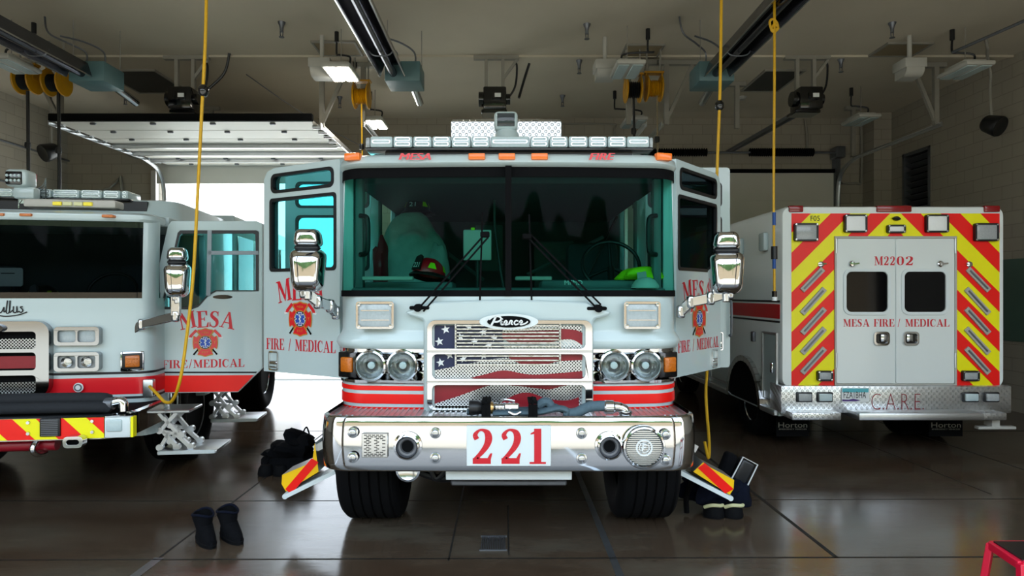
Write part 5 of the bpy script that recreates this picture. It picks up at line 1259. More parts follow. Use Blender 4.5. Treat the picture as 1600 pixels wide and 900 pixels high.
# grille of the left engine
gR = lx(88); gL = 2*lx(5)-gR; g0, g1 = lz(617,88), lz(501,88)
hol = [rrect(gL+.10, gR-.10, lz(b,60), lz(a,60), .03, 4) for a, b in ((517,543),(549,576),(584,611))]
g = MB().plate(rrect(gL,gR,g0,g1,.10,6), hol, (0,-.08,0), X3, Z3, .03, -.05).build('grille', 'chrome_dark_reflection', fe, bev=.014)
MB().box(gL+.05, gR-.05, -.055, -.045, g0+.02, g1-.02).build('radiator_core', 'black_matte', g)
mb = MB(); x = gL
while x < gR+.4:
    for sg in (-1,1):
        for (a,b) in ((517,543),(584,611)):
            z0, z1 = lz(b,60)+(.0), lz(a,60)-.06
            q = [(x-.003,z0),(x+.003,z0),(x+.003+sg*(z1-z0),z1),(x-.003+sg*(z1-z0),z1)]; q = clip(clip(q,1,0,-(gL+.1)),-1,0,gR-.1)
            if len(q) > 2: mb.plate(q, (), (0,-.066-sg*.001,0), X3, Z3, .001, -.001)
    x += .026
mb.build('grille_mesh', 'aluminium', g, smooth=False)
mb = MB(); mb.plate(rect(gL+.1,gR-.1,lz(574,60),lz(555,60)), (), (0,-.064,0), X3, Z3, .002, -.002); mb.build('flag_stripe', 'dark_red', g)
MB().plate(ell(lx(-5),lz(512,10),.13,.045,30), (), (0,-.12,0), X3, Z3, .02, -.02).build('oval_badge', 'black_gloss', g, bev=.006)
# lamps
for (a,b,c,d) in ((92,162,510,539),(92,162,549,579)):
    x0, x1, z0, z1 = lx(a), lx(b), lz(d), lz(c)
    for s in (1,-1):
        X0, X1 = (x0,x1) if s > 0 else (-x1,-x0)
        t = MB().plate(rrect(X0,X1,z0,z1,.03), [rrect(X0+.03,(X0+X1)/2-.008,z0+.03,z1-.03,.02), rrect((X0+X1)/2+.008,X1-.03,z0+.03,z1-.03,.02)], (0,-.035,0), X3, Z3, .045, -.03).build('headlight_cluster', 'chrome_dark_reflection', fe, bev=.008)
        mb = MB(); mb.box(X0+.02, X1-.02, -.052, -.03, z0+.02, z1-.02, .008); mb.build('lens', 'lens_lamp' if c == 510 else 'lens_grey', t)
        mb = MB()
        for q in (.28,.72): mb.lathe([(0,0),(.03,.004),(.045,.02)], (X0+(X1-X0)*q,-.056,(z0+z1)/2), -Y3, 16, caps=False)
        if c == 549: mb.build('reflector_bowl', 'lamp_bowl', t)
for s in (1,-1):
    x = s*lx(203); M = Matrix.Translation((x+s*.01,.02,lz(564,203))) @ Matrix.Rotation(s*math.radians(24),4,'Z')
    t = MB().box(-.09,.09,-.05,.03,-.085,.085,.014,2,M).build('turn_signal_housing', 'chrome', fe); MB().box(-.078,.078,-.058,-.03,-.07,.07,.012,2,M).build('signal_bezel', 'black_plastic', t); MB().box(-.055,.055,-.07,-.05,-.05,.05,.01,2,M).build('turn_signal', 'lens_signal', t)
mb = MB(); mb.lathe([(.040,0),(.038,.006),(.0,.008)], (lx(128),-.055,lz(604,128)), -Y3, 24); mb.m = 1; mb.lathe([(.032,.009),(0,.0095)], (lx(128),-.055,lz(604,128)), -Y3, 24); mb.m = 0; mb.lathe([(.02,.0105),(0,.011)], (lx(128),-.055,lz(604,128)), -Y3, 16); mb.build('round_seal', ['lettering_white','steel_dark'], fas)
# bumper with chevrons
BY = -.62
def lbz(py, px=120): return lz(py, px, BY)
bx1 = lx(216, BY+.2)
b0, b1 = lbz(689), lbz(650)
bp_ = lambda o, z: ring(plan(bx1+o, BY-o, .22, .1, 0, .01), z)
bu = MB().loft([bp_(-.03,b0), bp_(0,b0+.01), bp_(0,b1-.01), bp_(-.03,b1)]).build('bumper', 'chrome', fe, ang=50)
MB().plate(plan(bx1-.02, BY+.02, .2, .1), (), (0,0,b1-.004), X3, Y3, 0, -.03).build('bumper_deck', 'black_matte', bu)
mb = MB(); xa, xb = -1.0, lx(164, BY); mb.m = 0
for (x0, x1) in ((xa, xb),):
    mb.plate(rect(x0,x1,b0+.02,b1-.012), (), (0,BY-.012,0), X3, Z3, .002, flat=True); mb.m = 1
    for n in range(-6,7):
        s0 = lx(21,BY)-.0+n*.352; hh = b1-b0-.032
        q = [(s0-.19,b1-.012),(s0+.0,b1-.012),(s0+hh+.0,b0+.02),(s0-.19+hh,b0+.02)]
        q = clip(clip(q,1,0,-x0),-1,0,x1)
        if len(q) > 2: mb.plate(q[::-1], (), (0,BY-.012,0), X3, Z3, .0035, flat=True)
mb.build('chevron_film', ['yellow_film','red_film'], bu, smooth=False)
MB().box(xb+.005, lx(205,BY+.0), BY-.02, BY+.05, b0+.02, b1-.015, .008).build('corner_lamp_plate', 'plate_white', bu)
MB().box(lx(168,BY), lx(193,BY), BY-.035, BY, lbz(675), lbz(656), .012).build('corner_light', 'lens_clear', bu)
mb = MB(); mb.box(lx(205,BY), lx(209,BY), BY-.01, BY+.05, b0+.02, b1-.015); mb.build('yellow_strip', 'yellow_film', bu)
t = MB().box(lx(65,BY), lx(97,BY), BY-.03, BY+.03, lbz(680), lbz(652), .006).build('siren_grille', 'black_plastic', bu)
mb = MB()
for i in range(9):
    z = lbz(680)+.012+(lbz(652)-lbz(680)-.024)*i/8; mb.box(lx(68,BY), lx(94,BY), BY-.034, BY-.028, z-.003, z+.003)
mb.build('grille_slot', 'steel_dark', t)
for a, b in ((46,658),(46,675),(146,658),(146,675)): MB().lathe([(.016,0),(.012,.012),(0,.012)], (lx(a,BY),BY-.012,lbz(b)), -Y3, 12).build('bolt', 'chrome_soft', bu)
yq = BY-.06; mb = MB(); x0,x1,z0,z1 = lx(101,yq), lx(132,yq), lz(699,115,yq), lz(681,115,yq)
mb.plate(rrect(x0,x1,z0,z1,.03), [rrect(x0+.025,x1-.025,z0+.025,z1-.025,.02)], (0,yq,0), X3, Z3, .03, -.04).build('tow_eye', 'chrome', bu, bev=.008)
MB().box(x0+.01, x1-.01, yq+.02, yq+.05, z0+.01, z1-.01).build('tow_backing', 'black_matte', bu)
mb = MB(); mb.cyl((-1.0,BY+.1,lz(700,40,BY)), (lx(90,BY+.1),BY+.1,lz(700,40,BY)), .045, seg=18); mb.build('red_pipe', 'dark_red', bu)
mb = MB(); mb.tube([(lx(53,BY),BY+.04,lz(690,53,BY)),(lx(51,BY),BY+.0,lz(702,53,BY)),(lx(54,BY),BY+.04,lz(712,53,BY)),(lx(60,BY),BY+.1,lz(712,60,BY))], .022, 10); mb.build('tow_hook', 'chrome', bu)
# roof light bars and spotlight
yl = .45
t = MB().box(lx(44,.2), lx(187,.2), .12, .3, lz(326,110,.2), lz(313,110,.2), .02).build('traffic_bar', 'unit_grey', fe)
for i, px in enumerate((90,106,123,138)): MB().box(lx(px-7,.12), lx(px+7,.12), .105, .13, lz(321.5,110,.12), lz(315.5,110,.12), .004, 1).build('bar_lamp', 'lens_yellow' if i in (0,3) else 'cream_trim', t)
lb = MB().box(-1.0, lx(212,.9), .75, 1.05, lz(316,120,.9), lz(312,120,.9), .01).build('light_bar', 'black_gloss', fe)
xs = [-1.0,-.75,-.5,-.25,0,lx(50,.9),lx(95,.9),lx(138,.9),lx(172,.9),lx(200,.9),lx(212,.9)]
for a, b in zip(xs, xs[1:]): lightbar_module(lb, a+.005, b-.005, .74, lz(313,120,.9), lz(300,120,.9), .3)
mb = MB(); mb.box(-.9, .9, .8, 1.0, zr, lz(315,120,.9)); mb.build('bar_foot', 'black_plastic', lb)
sx, sz = L(36,281,.6)
sl = MB().box(sx-.105, sx+.085, .5, .68, sz-.075, sz+.085, .035, 3).build('spotlight', 'white_paint', fe)
MB().box(sx-.09, sx+.05, .485, .52, sz-.062, sz+.062, .02).build('spotlight_lens', 'black_gloss', sl)
mb = MB()
for i in range(4):
    for j in range(2): mb.lathe([(.014,0),(.01,.006),(0,.007)], (sx-.07+i*.033,.485,sz-.025+j*.045), -Y3, 10)
mb.build('led', 'lens_clear', sl); MB().box(sx-.06,sx+.12,.55,.66,sz-.18,sz-.07,.02).build('spotlight_base','white_paint',sl)
# cab side, chassis, wheels, body
for s in (-1,1):
    for ya, yb, zz in ((.30,.42,1.72),(1.4,1.6,zw1+.02)): MB().box(min(s*1.25,s*1.15), max(s*1.25,s*1.15), ya, yb, .66, zz, .01).build('door_pillar', 'white_paint', fe)
mb = MB(); mb.box(-1.2,1.2,2.3,2.4,.7,2.5).box(-1.2,1.2,.3,.36,.7,1.3); mb.build('rear_bulkhead', 'interior_grey', fe)
for s in (-1,1): MB().box(min(s*1.25,s*1.18), max(s*1.25,s*1.18), 1.6, 2.4, .72, 2.5, .01).build('crew_side', 'white_paint', fe)
MB().box(-1.22,1.22,2.6,7.1,.72,2.75,.03).build('rear_body', 'white_paint', fe)
for s in (-1,1):
    mb = MB(); mb.box(min(s*1.21,s*1.258), max(s*1.21,s*1.258), 1.62, 7.1, .80, .97); mb.build('red_stripe', 'red_paint', fe)
    mb = MB()
    for y in (2.7,3.5,5.2,6.1): mb.box(min(s*1.22,s*1.24), max(s*1.22,s*1.24), y, y+.75, 1.25, 2.5, .01, 1)
    mb.build('compartment_door', 'aluminium', fe)
    mb = MB(); mb.box(min(s*1.24,s*1.18), max(s*1.24,s*1.18), 2.6, 7.1, .72, .80, .01); mb.build('rub_rail', 'aluminium', fe)
MB().box(-.45,.45,.2,7.0,.5,.9).box(-.9,.9,1.3,1.5,.4,.62).box(-.9,.9,4.8,5.0,.4,.62).box(-1.1,1.1,.1,.9,.55,.75).build('chassis', 'black_matte', fe)
for s in (-1,1): wheel(fe, s*1.0, 1.4, .53, .40, s); wheel(fe, s*1.0, 4.4, .53, .45, s)
mb = MB()
for q in (.1,.19): mb.cyl((1.12+q*.3,.62+q,.55),(1.12+q*.3,.62+q,.95),.03,seg=12)
mb.build('strut_rod', 'chrome', fe)
# open door
dO = V((1.27, .30, 0)); du = V((math.cos(math.radians(4)), math.sin(math.radians(4)), 0)); dn = du.cross(Z3)
def D(px, py):
    """pixel -> (a, z) on the door plane"""
    u = (px-790)/1000
    # world of dO and du
    w = lambda p: V((RX+p.x*cs-p.y*sn, RY+p.x*sn+p.y*cs))
    o = w(dO); d = w(dO+du)-o
    a = (u*o.y-o.x)/(d.x-u*d.y); return a, EYE+(460-py)*(o.y+a*d.y)/1000
wd = D(411,460)[0]
outer = [D(236,615), D(372,613), D(387,598), D(410,575), D(410,349), D(400,345), D(268,345), D(262,352), D(236,470)]
win = [D(*p) for p in ((253,483),(300,483),(310,479),(325,462),(338,455),(404,455),(404,362),(400,360),(282,360),(278,364),(253,475))][::-1]
win = win[::-1] if sum(win[i][0]*win[(i+1)%len(win)][1]-win[(i+1)%len(win)][0]*win[i][1] for i in range(len(win))) < 0 else win
dd = cab_door(fe, dO, du, wd, None, None, win, 1, [(serif('MESA',.13,.05,.28),(D(277,520)[0],D(366,520)[0],D(0,519)[1],D(320,485)[1])),(serif('FIRE/MEDICAL'),(D(254,570)[0],D(382,570)[0],D(320,575)[1],D(320,561)[1]))], (*D(321,535),.105,.108), None, 'front_door', outer=outer)
mb = MB()
for a, b in (((328,360),(326,462)),((326,395),(404,395))): pa, pb = D(*a), D(*b); mb.bar(dO+du*pa[0]+Z3*pa[1]+dn*.0, dO+du*pb[0]+Z3*pb[1], .035, .03, up=dn)
pa, pb = D(331,378), D(404,378); mb.build('window_bar', 'cab_grey', dd)
mb = MB(); mb.plate([D(236,613),D(372,611.5),D(385.5,598),D(397,586),D(236,587)], (), dO, du, Z3, .003, flat=True); mb.build('red_stripe', 'red_film', dd)
mb = MB(); mb.plate([D(236,583),D(400,583),D(402,580.5),D(236,580.5)], (), dO, du, Z3, .003, flat=True); mb.build('pinstripe', 'lettering_black', dd)
mb = MB(); c = D(348,464); mb.plate(ell(c[0],c[1],.085,.019), (), dO, du, Z3, .006, -.0); mb.build('oval_badge', 'black_gloss', dd)
mx_, mz_ = L(277,424,-.15)
mirror(fe, (mx_,-.15,mz_), .20, .44, math.radians(14), [(lx(275,-.15),-.15,lz(462,275,-.15)),(lx(275,-.15),-.15,lz(494,275,-.15)),(lx(222,0),.0,lz(507,222,0)),(lx(204,.0),.04,lz(518,204,0))])
# charging plug
px_ = L(231,602,.22); MB().box(1.19, 1.275, -.02, .05, px_[1]-.07, px_[1]+.08, .012).build('charging_inlet', 'aluminium', fe)
# scissor steps
for y0 in (.12, 1.55):
    zz = .345; x0 = 1.24
    st = MB().box(x0+.02, x0+.52, y0-.02, y0+.42, zz, zz+.03, .008).build('folding_step', 'aluminium', fe)
    MB().box(x0+.03, x0+.51, y0-.035, y0-.02, zz, zz+.035, .004, 1).build('step_nosing', 'plate_white', st)
    MB().box(x0-.05, x0+.28, y0+.02, y0+.36, .70, .725, .006, 1).build('upper_tread', 'aluminium', st)
    for yy in (y0+.06, y0+.30):
        mb = MB()
        for a, b in (((x0+.02,.70),(x0+.16,.52)),((x0+.16,.70),(x0+.02,.54)),((x0+.02,.54),(x0+.22,.50)),((x0+.1,.53),(x0+.02,zz+.04)),((x0+.04,.54),(x0+.17,zz+.04)),((x0+.14,.52),(x0+.28,zz+.04))): mb.bar((a[0],yy,a[1]),(b[0],yy,b[1]),.03,.035,up=Y3)
        for a in ((x0+.02,zz+.05),(x0+.16,zz+.05),(x0+.28,zz+.05),(x0+.02,.545),(x0+.2,.505)): mb.cyl((a[0],yy-.025,a[1]),(a[0],yy+.025,a[1]),.03,seg=12)
        mb.build('scissor_link', 'aluminium', st)
fe.location = (RX, RY, 0); fe.rotation_euler = (0,0,TH)
# small sign card inside the left windshield, and helmet-like shape on its dash
# ================================================================ loose things
def fl(px, py): Y = EYE*1000/(py-460); return PX(px, Y), Y
# boots on the floor
def boot(x, y, yaw, h, label, mat_='fabric_black', group=None):
    t = thing('boot', (x,y,0), label, 'boot', group)
    R = Matrix.Translation((x,y,0)) @ Matrix.Rotation(yaw,4,'Z')
    sec = [(0,.0,.045,.055),( .03,.0,.05,.06)]
    rings = []
    # shaft and foot as a loft of horizontal ovals: (z, centre y, half x, half y); toe towards -y
    for z, cy, hx, hy in ((.02,-.07,.052,.145),(.05,-.07,.053,.142),(.075,-.055,.050,.122),(.10,-.02,.055,.09),(.12,.0,.056,.075),(h*.85,.005,.064,.08),(h,.008,.066,.084)):
        rings.append([R @ V((hx*1.02*math.cos(a)*(1+.05*math.sin(3*a+z*30)), cy+hy*1.12*math.sin(a), z+(.012*math.sin(2*a) if z > .12 else 0))) for a in [2*math.pi*k/20 for k in range(20)]])
    MB().loft(rings, closed=True, cap0=True).build('upper', mat_, t)
    so = [[R @ V((hx*1.08*math.cos(a), -.07+hy*1.12*math.sin(a), z)) for a in [2*math.pi*k/20 for k in range(20)]] for z, hx, hy in ((0,.052,.148),(.022,.054,.152),(.026,.05,.146))]
    MB().loft(so, closed=True, cap0=True, cap1=True).build('sole', 'rubber', t)
    cu = [R @ V((.067*math.cos(a), .008+.094*math.sin(a), h+.012*math.sin(2*a))) for a in [2*math.pi*k/14 for k in range(14)]]
    MB().tube(cu, .009, 6, 2, closed=True).build('collar', 'fabric_navy', t)
    ins = [[R @ V((hx*1.1*math.cos(a), .008+hy*1.25*math.sin(a), z)) for a in [2*math.pi*k/14 for k in range(14)]] for z, hx, hy in ((h,.055,.07),(h-.08,.045,.058))]
    MB().loft(ins, closed=True, cap1=True).build('lining', 'black_matte', t)
    mb = MB()
    for i in range(4): a, b = R @ V((-.02,-.105+.022*i,.088+.022*i)), R @ V((.02,-.10+.022*i,.09+.022*i)); mb.tube([a,(a+b)/2+Z3*.006,b],.005,6,2)
    mb.build('lace', 'black_plastic', t)
    return t
x, y = fl(330, 848)
boot(x-.085, y+.06, math.radians(40), .185, 'black boot of the pair on the open floor, the one nearer the chevron bumper truck')
boot(x+.065, y+.12, math.radians(44), .19, 'black boot of the pair on the open floor, the one nearer the middle engine', group=None)
# turnout gear heap by the right entry step
x, y = 1.70, 5.13
t = thing('turnout_trousers', (x,y,0), 'dark turnout trousers rolled down around boots beside the entry step under the mirror', 'firefighting gear')
mb = MB(); mb.blob((x-.02,y+.06,.17), .24, .15, .13, .3, 5, 14, flat=.05); mb.blob((x+.17,y+.05,.16), .12, .13, .13, .3, 9, 12, flat=.06); mb.blob((x-.08,y+.1,.22), .14, .13, .12, .3, 11, 12); mb.build('fabric', 'fabric_navy', t)
mb = MB()
for dx in (-.06,.09):
    mb.lathe([(.055,.10),(.075,.07),(.085,.015),(.08,0),(0,0)], (x+dx,y-.08,0), Z3, 20)
mb.build('boot_toe', 'rubber', t)
mb = MB()
for dx in (-.075,.085): mb.tube([(x+dx-.07,y-.12,.085),(x+dx-.02,y-.155,.11),(x+dx+.05,y-.135,.10),(x+dx+.08,y-.1,.095)], .014, 8)
mb.build('trim_band', 'cream_trim', t)
mb = MB(); mb.tube([(x-.16,y+.02,.27),(x-.22,y-.02,.24),(x-.265,y-.05,.14),(x-.265,y-.06,.02)], .022, 8); mb.build('suspender', 'black_matte', t)
M = Matrix.Translation((x+.21,y+.02,.33)) @ Matrix.Rotation(math.radians(28),4,'Y')
MB().box(-.06,.07,-.03,.09,-.10,.10,.03,3,M).build('knee_pad', 'black_plastic', t)
mb = MB(); c = [M @ V(p) for p in ((-.066,-.034,-.10),(-.066,-.034,.10),(.066,-.034,.10),(.072,-.034,-.08))]; mb.tube(c, .006, 6, 1, smooth=False); mb.build('pad_piping', 'lettering_white', t)
M2 = Matrix.Translation((x+.10,y+.04,.37)) @ Matrix.Rotation(math.radians(22),4,'Y'); MB().box(-.05,.05,-.02,.08,-.12,.10,.03,3,M2).build('flap', 'fabric_black', t)
# gear heap behind the left entry step
x, y = fl(452, 735)
t = thing('turnout_trousers', (x,y,0), 'black turnout trousers heaped behind the entry step on the open rear bay side', 'firefighting gear')
mb = MB(); mb.blob((x+.06,y,.15), .24, .2, .17, .4, 21, 14, flat=.0); mb.blob((x-.17,y-.02,.07), .09, .1, .075, .3, 22, 10, flat=0); mb.blob((x-.08,y+.02,.16), .13, .12, .1, .4, 23, 10); mb.blob((x+.1,y+.02,.29), .14, .12, .09, .5, 24, 10); mb.build('fabric', 'fabric_black', t)
mb = MB(); mb.tube([(x-.02,y,.34),(x+.02,y,.42),(x+.07,y,.36)], .008, 6); mb.tube([(x+.13,y,.36),(x+.17,y,.43),(x+.2,y,.36)], .008, 6); mb.build('suspender', 'black_matte', t)
for dx in (-.17,-.02): MB().lathe([(.05,.1),(.07,.07),(.08,.015),(.075,0),(0,0)], (x+dx,y-.16,0), Z3, 16).build('boot_toe', 'rubber', t)
# red step stool
t = thing('step_stool', (2.62, 3.05, 0), 'red framed step stool with a dark tread at the very corner of the floor', 'stool')
x0, x1, y0, y1, zt = 2.385, 2.86, 2.96, 3.2, .515
mb = MB()
P = [(x0,y0),(x1,y0),(x1,y1),(x0+.04,y1)]
for i in range(4): a, b = P[i], P[(i+1)%4]; mb.bar((*a,zt-.02),(*b,zt-.02),.03,.04)
mb.build('top_frame', 'stool_red', t, bev=.005)
MB().plate([(x0+.012,y0+.012),(x1-.01,y0+.012),(x1-.01,y1-.012),(x0+.046,y1-.012)], (), (0,0,zt), X3, Y3, .006, -.02).build('tread', 'black_plastic', t)
for (a, b), (c, d) in ((P[0],(x0-.03,y0-.06)),(P[1],(x1+.03,y0-.06)),(P[2],(x1+.03,y1+.06)),(P[3],(x0,y1+.06))): MB().bar((a,b,zt-.01),(c,d,0),.035,.03).build('leg', 'stool_red', t, bev=.004)
MB().bar((x0-.015,y0-.03,.25),(x1+.015,y0-.03,.25),.03,.03).build('cross_bar', 'stool_red', t)
# bumper hose with nozzle on the middle engine
zd = .938
t = thing('fire_hose', (.2, 4.3, zd), 'folded blue grey hose with a metal nozzle strapped on the chrome bumper', 'hose')
Yh = 4.22; H_ = lambda px, py, dy=0.: (PX(px,Yh+dy), Yh+dy, max(zd+.02, PZ(py,Yh+dy)))
mb = MB()
def flat_hose(mb, pts, w=.05, th=.02, n=6):
    P = catmull(pts, n); rings = []
    for i, p in enumerate(P):
        d = (P[min(i+1,len(P)-1)]-P[max(i-1,0)]).normalized(); up = d.cross(Y3); up = up.normalized() if up.length > .05 else Z3; sd = Y3
        rings.append([p+sd*w*math.cos(a)+up*th*math.sin(a) for a in [2*math.pi*k/12 for k in range(12)]])
    mb.loft(rings, closed=True, cap0=True, cap1=True)
flat_hose(mb, [H_(770,646),H_(800,645),H_(840,644),H_(870,638),H_(885,641),H_(884,650)])
flat_hose(mb, [H_(880,650),H_(900,645),H_(920,636),H_(945,634),H_(952,635)], .035, .035)
flat_hose(mb, [H_(730,648,.1),H_(780,641,.1),H_(830,640,.1),H_(860,634,.1),H_(878,640,.1),H_(888,648,.1)])
flat_hose(mb, [H_(840,634,.05),H_(850,628,.05),H_(858,630,.05),H_(862,640,.05)], .045, .03)
mb.build('hose', 'hose_blue', t)
n0 = H_(733,637); ax_ = X3
nz = MB().lathe([(0,-.0),(.045,.0),(.05,.01),(.046,.06),(.038,.075),(.038,.10)], n0, X3, 24).build('nozzle', 'black_plastic', t)
MB().lathe([(.038,.10),(.04,.11),(.04,.15),(.034,.16)], n0, X3, 24).build('brass_collar', 'brass', nz)
MB().lathe([(.03,.155)]+[(.030+.006*(k%2),.16+k*.015) for k in range(10)]+[(.02,.32)], n0, X3, 24).build('nozzle_body', 'chrome_soft', nz)
mb = MB(); v0 = V(n0); mb.tube([v0+V((.2,-.03,.03)),v0+V((.23,-.04,.06)),v0+V((.30,-.04,.05))], .008, 8); mb.tube([v0+V((.26,-.045,-.02)),v0+V((.30,-.06,-.035)),v0+V((.34,-.05,-.02))], .009, 8); mb.box(v0.x+.23,v0.x+.33,v0.y-.05,v0.y-.02,v0.z-.005,v0.z+.035,.008,1); mb.build('bail_handle', 'chrome', nz)
for px in (760, 832):
    mb = MB(); a = PX(px,Yh); mb.tube([(a,4.14,zd),(a,4.145,zd+.09),(a,4.17,zd+.12),(a,4.3,zd+.12),(a,4.36,zd)], .006, 6, 3)
    mb.box(a-.03, a+.03, 4.138, 4.15, zd, zd+.10, .003, 1).box(a-.03, a+.03, 4.15, 4.36, zd+.10, zd+.115, .003, 1); mb.build('strap', 'black_matte', t)
t2 = thing('hose_elbow', (.78, 4.25, zd), 'chrome swivel elbow rising from the bumper deck to feed the hose', 'fitting')
e0 = H_(953,636); mb = MB(); mb.tube([e0,H_(966,636),H_(975,640),(PX(977,Yh),Yh,zd+.03),(PX(977,Yh),Yh,zd-.0)], .034, 14); mb.build('elbow', 'chrome', t2)
MB().lathe([(.055,0),(.055,.015),(.04,.02),(.045,.03),(.045,.045),(.036,.05)], (PX(977,Yh),Yh,zd), Z3, 20).build('flange', 'chrome_soft', t2)
MB().lathe([(.038,-.04),(.046,-.03),(.046,.02),(.038,.03)], e0, X3, 20).build('coupling', 'chrome_soft', t2)
# black hose on the chevron bumper
def W2(x, y, z): return V((RX+x*cs-y*sn, RY+x*sn+y*cs, z))
zb_ = b1
t = thing('fire_hose', tuple(W2(.2,BY+.1,zb_)), 'black hose laid along the chevron bumper with a chrome end', 'hose')
mb = MB()
for dy, dz, x0, x1 in ((.10,.05,-1.0,lx(155,BY)),(.20,.05,-1.0,lx(160,BY)),(.15,.11,-1.0,lx(150,BY))):
    mb.tube([W2(x0,BY+dy,zb_+dz*.8),W2((x0+x1)/2,BY+dy,zb_+dz),W2(x1-.1,BY+dy,zb_+dz),W2(x1,BY+dy+.02,zb_+dz*.8)], .045, 12)
mb.build('hose', 'hose_black', t)
mb = MB(); p = W2(lx(160,BY),BY+.12,zb_+.07); q = W2(lx(176,BY),BY+.12,zb_+.09); r_ = W2(lx(182,BY),BY+.12,zb_+.01); mb.tube([p,q,W2(lx(181,BY),BY+.12,zb_+.07),r_], .035, 12); mb.build('elbow', 'chrome', t)
MB().cyl(p-X3*.03, p+X3*.03, .046, seg=16).build('coupling', 'steel_dark', t)
# things lying in the cab of the middle engine
def helmet(c, yaw, tilt, shell, label, num):
    c = V(c); t = thing('fire_helmet', tuple(c), label, 'helmet')
    T = Matrix.Translation(c) @ Matrix.Rotation(yaw,4,'Z') @ Matrix.Rotation(tilt,4,'X')
    rings = []
    for i in range(9):
        a = math.pi/2*i/8; rings.append([T @ V((.115*math.cos(a)*math.cos(b), .145*math.cos(a)*math.sin(b), .135*math.sin(a)+(.008 if k%5 == 0 else 0)*math.cos(a))) for k, b in enumerate([2*math.pi*k/20 for k in range(20)])])
    MB().loft(rings, closed=True).build('shell', shell, t)
    br = []
    for rx, ry, z, oy in ((.112,.142,.01,0),(.15,.19,-.012,.015),(.155,.2,-.02,.02),(.15,.19,-.026,.015),(.11,.14,-.01,0)): br.append([T @ V((rx*math.cos(b), oy+ry*math.sin(b)*(1.12 if math.sin(b) > 0 else .9), z)) for b in [2*math.pi*k/24 for k in range(24)]])
    MB().loft(br, closed=True).build('brim', 'black_plastic', t)
    for k in range(6):
        b0, b1 = 2*math.pi*(k+.25)/6, 2*math.pi*(k+.75)/6; q = []
        for a, sh in ((.25,0),(.62,.12)):
            for b in ((b0+sh,b1-sh) if a < .5 else (b1-sh,b0+sh)): q.append(T @ (V((.119*math.cos(a)*math.cos(b), .149*math.cos(a)*math.sin(b), .139*math.sin(a)))*1.01))
        MB().add(q, [(0,1,2,3)]).build('reflective_patch', 'hivis', t, smooth=False)
    mb = MB(); q = [T @ V(p) for p in ((-.045,-.15,.01),(.045,-.15,.01),(.035,-.125,.12),(0,-.115,.14),(-.035,-.125,.12))]; mb.add(q+[p+(T.to_3x3() @ V((0,.01,0))) for p in q], [(0,1,2,3,4),(9,8,7,6,5)]); f = mb.build('front_shield', 'black_plastic', t, smooth=False)
    mb = MB(); o = T @ V((0,-.152,.0)); u = (T.to_3x3() @ V((1,0,0))).normalized(); v = (T.to_3x3() @ V((0,.2,1))).normalized(); mb.decal(bfont(num), o, u, v, .004, (-.03,.03,.03,.07)); mb.build('lettering', 'lettering_white', f)
    return t
helmet((-.60,5.0,1.90), math.radians(-38), math.radians(-12), 'red_paint', 'red fire helmet with yellow patches lying on the dashboard behind the windshield', '221')
helmet((-.82,5.95,2.52), math.radians(-10), 0, 'black_plastic', 'black helmet with yellow patches on top of the grey coat in the cab', '21')
t = thing('turnout_coat', (-.88,5.85,1.5), 'crumpled grey coat draped over the cab seat behind the windshield', 'coat')
mb = MB(); mb.blob((-.86,5.88,2.05), .31, .16, .44, .16, 31, 20); mb.build('fabric', 'fabric_grey', t)
MB().blob((-1.12,5.75,1.98), .07, .09, .28, .2, 33, 12).build('sleeve', 'dark_red', t)
mb = MB(); mb.blob((-.60,5.78,1.92), .09, .10, .30, .2, 35, 12); mb.build('sleeve', 'fabric_grey', t)
t = thing('tablet', (PX(746,5.12),5.12,1.85), 'grey tablet computer on a post in the middle of the dashboard', 'tablet')
MB().box(PX(724,5.12),PX(768,5.12),5.10,5.125,PZ(407,5.12),PZ(359,5.12),.014).build('case', 'unit_grey', t)
MB().cyl((PX(746,5.12),5.14,1.75),(PX(746,5.12),5.14,2.1),.015,seg=10).build('stand', 'black_plastic', t)
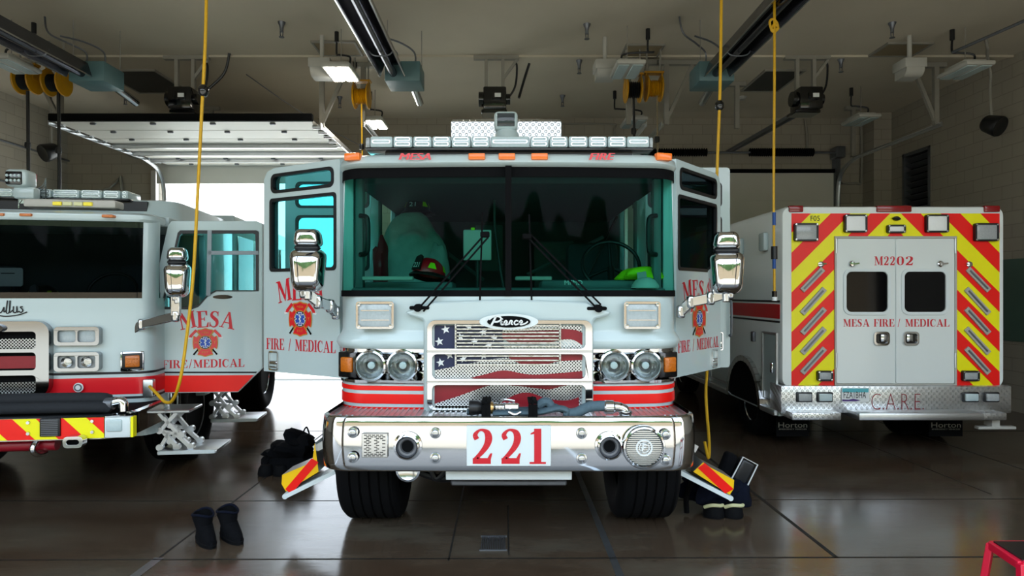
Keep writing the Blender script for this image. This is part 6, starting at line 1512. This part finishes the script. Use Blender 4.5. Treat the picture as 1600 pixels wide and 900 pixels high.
MB().box(PX(736,5.12),PX(742,5.12),5.098,5.104,PZ(360,5.12),PZ(356,5.12),.002,1).build('tab', 'hivis', t)
x = PX(1005,4.92)
t = thing('safety_vest', (x,4.92,1.86), 'bright yellow green safety vest folded on the dashboard', 'vest')
MB().blob((x,4.95,1.89), .17, .12, .075, .3, 41, 16, flat=1.862).build('fabric', 'hivis', t)
mb = MB(); rr_ = []
for i in range(9):
    a = math.pi*i/8; rr_.append([(x-.03+d+.03*math.cos(a)*0, 4.95-.13*math.cos(a), 1.865+.095*math.sin(a)) for d in (-.035,.035)])
mb.loft(rr_); mb.build('reflective_band', 'unit_grey', t)
t = thing('cap', (x-.02,4.80,1.80), 'pale cap lying in front of the safety vest on the dashboard', 'cap')
MB().lathe([(.105,0),(.10,.03),(.075,.065),(.04,.085),(0,.09)], (x-.01,4.80,1.79), Z3, 24).build('crown', 'paper', t)
MB().plate(ell(0,0,.1,.07,20), (), (x-.03,4.73,1.80), X3, Y3, .004, -.002).build('peak', 'paper', t)
# in the cab of the chevron engine
c = W2(lx(20,.25), .2, 1.86)
t = thing('dash_card', tuple(c), 'pale green card standing inside the windshield of the chevron bumper engine', 'card')
a = W2(lx(-10,.2),.2,1.80); b = W2(lx(36,.2),.2,1.80); uu = (b-a); MB().plate(rrect(0,uu.length,.16,.32,.02), (), (a.x,a.y,1.66), uu.normalized(), Z3, .004, -.004).build('card', 'paper', t)
mb = MB(); mb.box(0,.001,0,.001,0,.001); 
MB().cyl((c.x,c.y+.02,1.6),(c.x,c.y+.02,1.84),.01,seg=8).build('stand', 'black_plastic', t)
mb = MB(); mb.decal(bfont('ENGINE'), (a.x,a.y,1.66), uu.normalized(), Z3, .006, (.1,.2,.27,.285)) if False else mb.plate(rect(.06,.17,.268,.276), (), (a.x,a.y,1.66), uu.normalized(), Z3, .006, flat=True); mb.build('print_line', 'lettering_black', t, smooth=False)
hp = W2(lx(68,.32), .32, 1.70)
helmet(tuple(hp), math.radians(5), 0, 'black_plastic', 'dark fire helmet numbered 211 on the dashboard of the chevron bumper engine', '211')
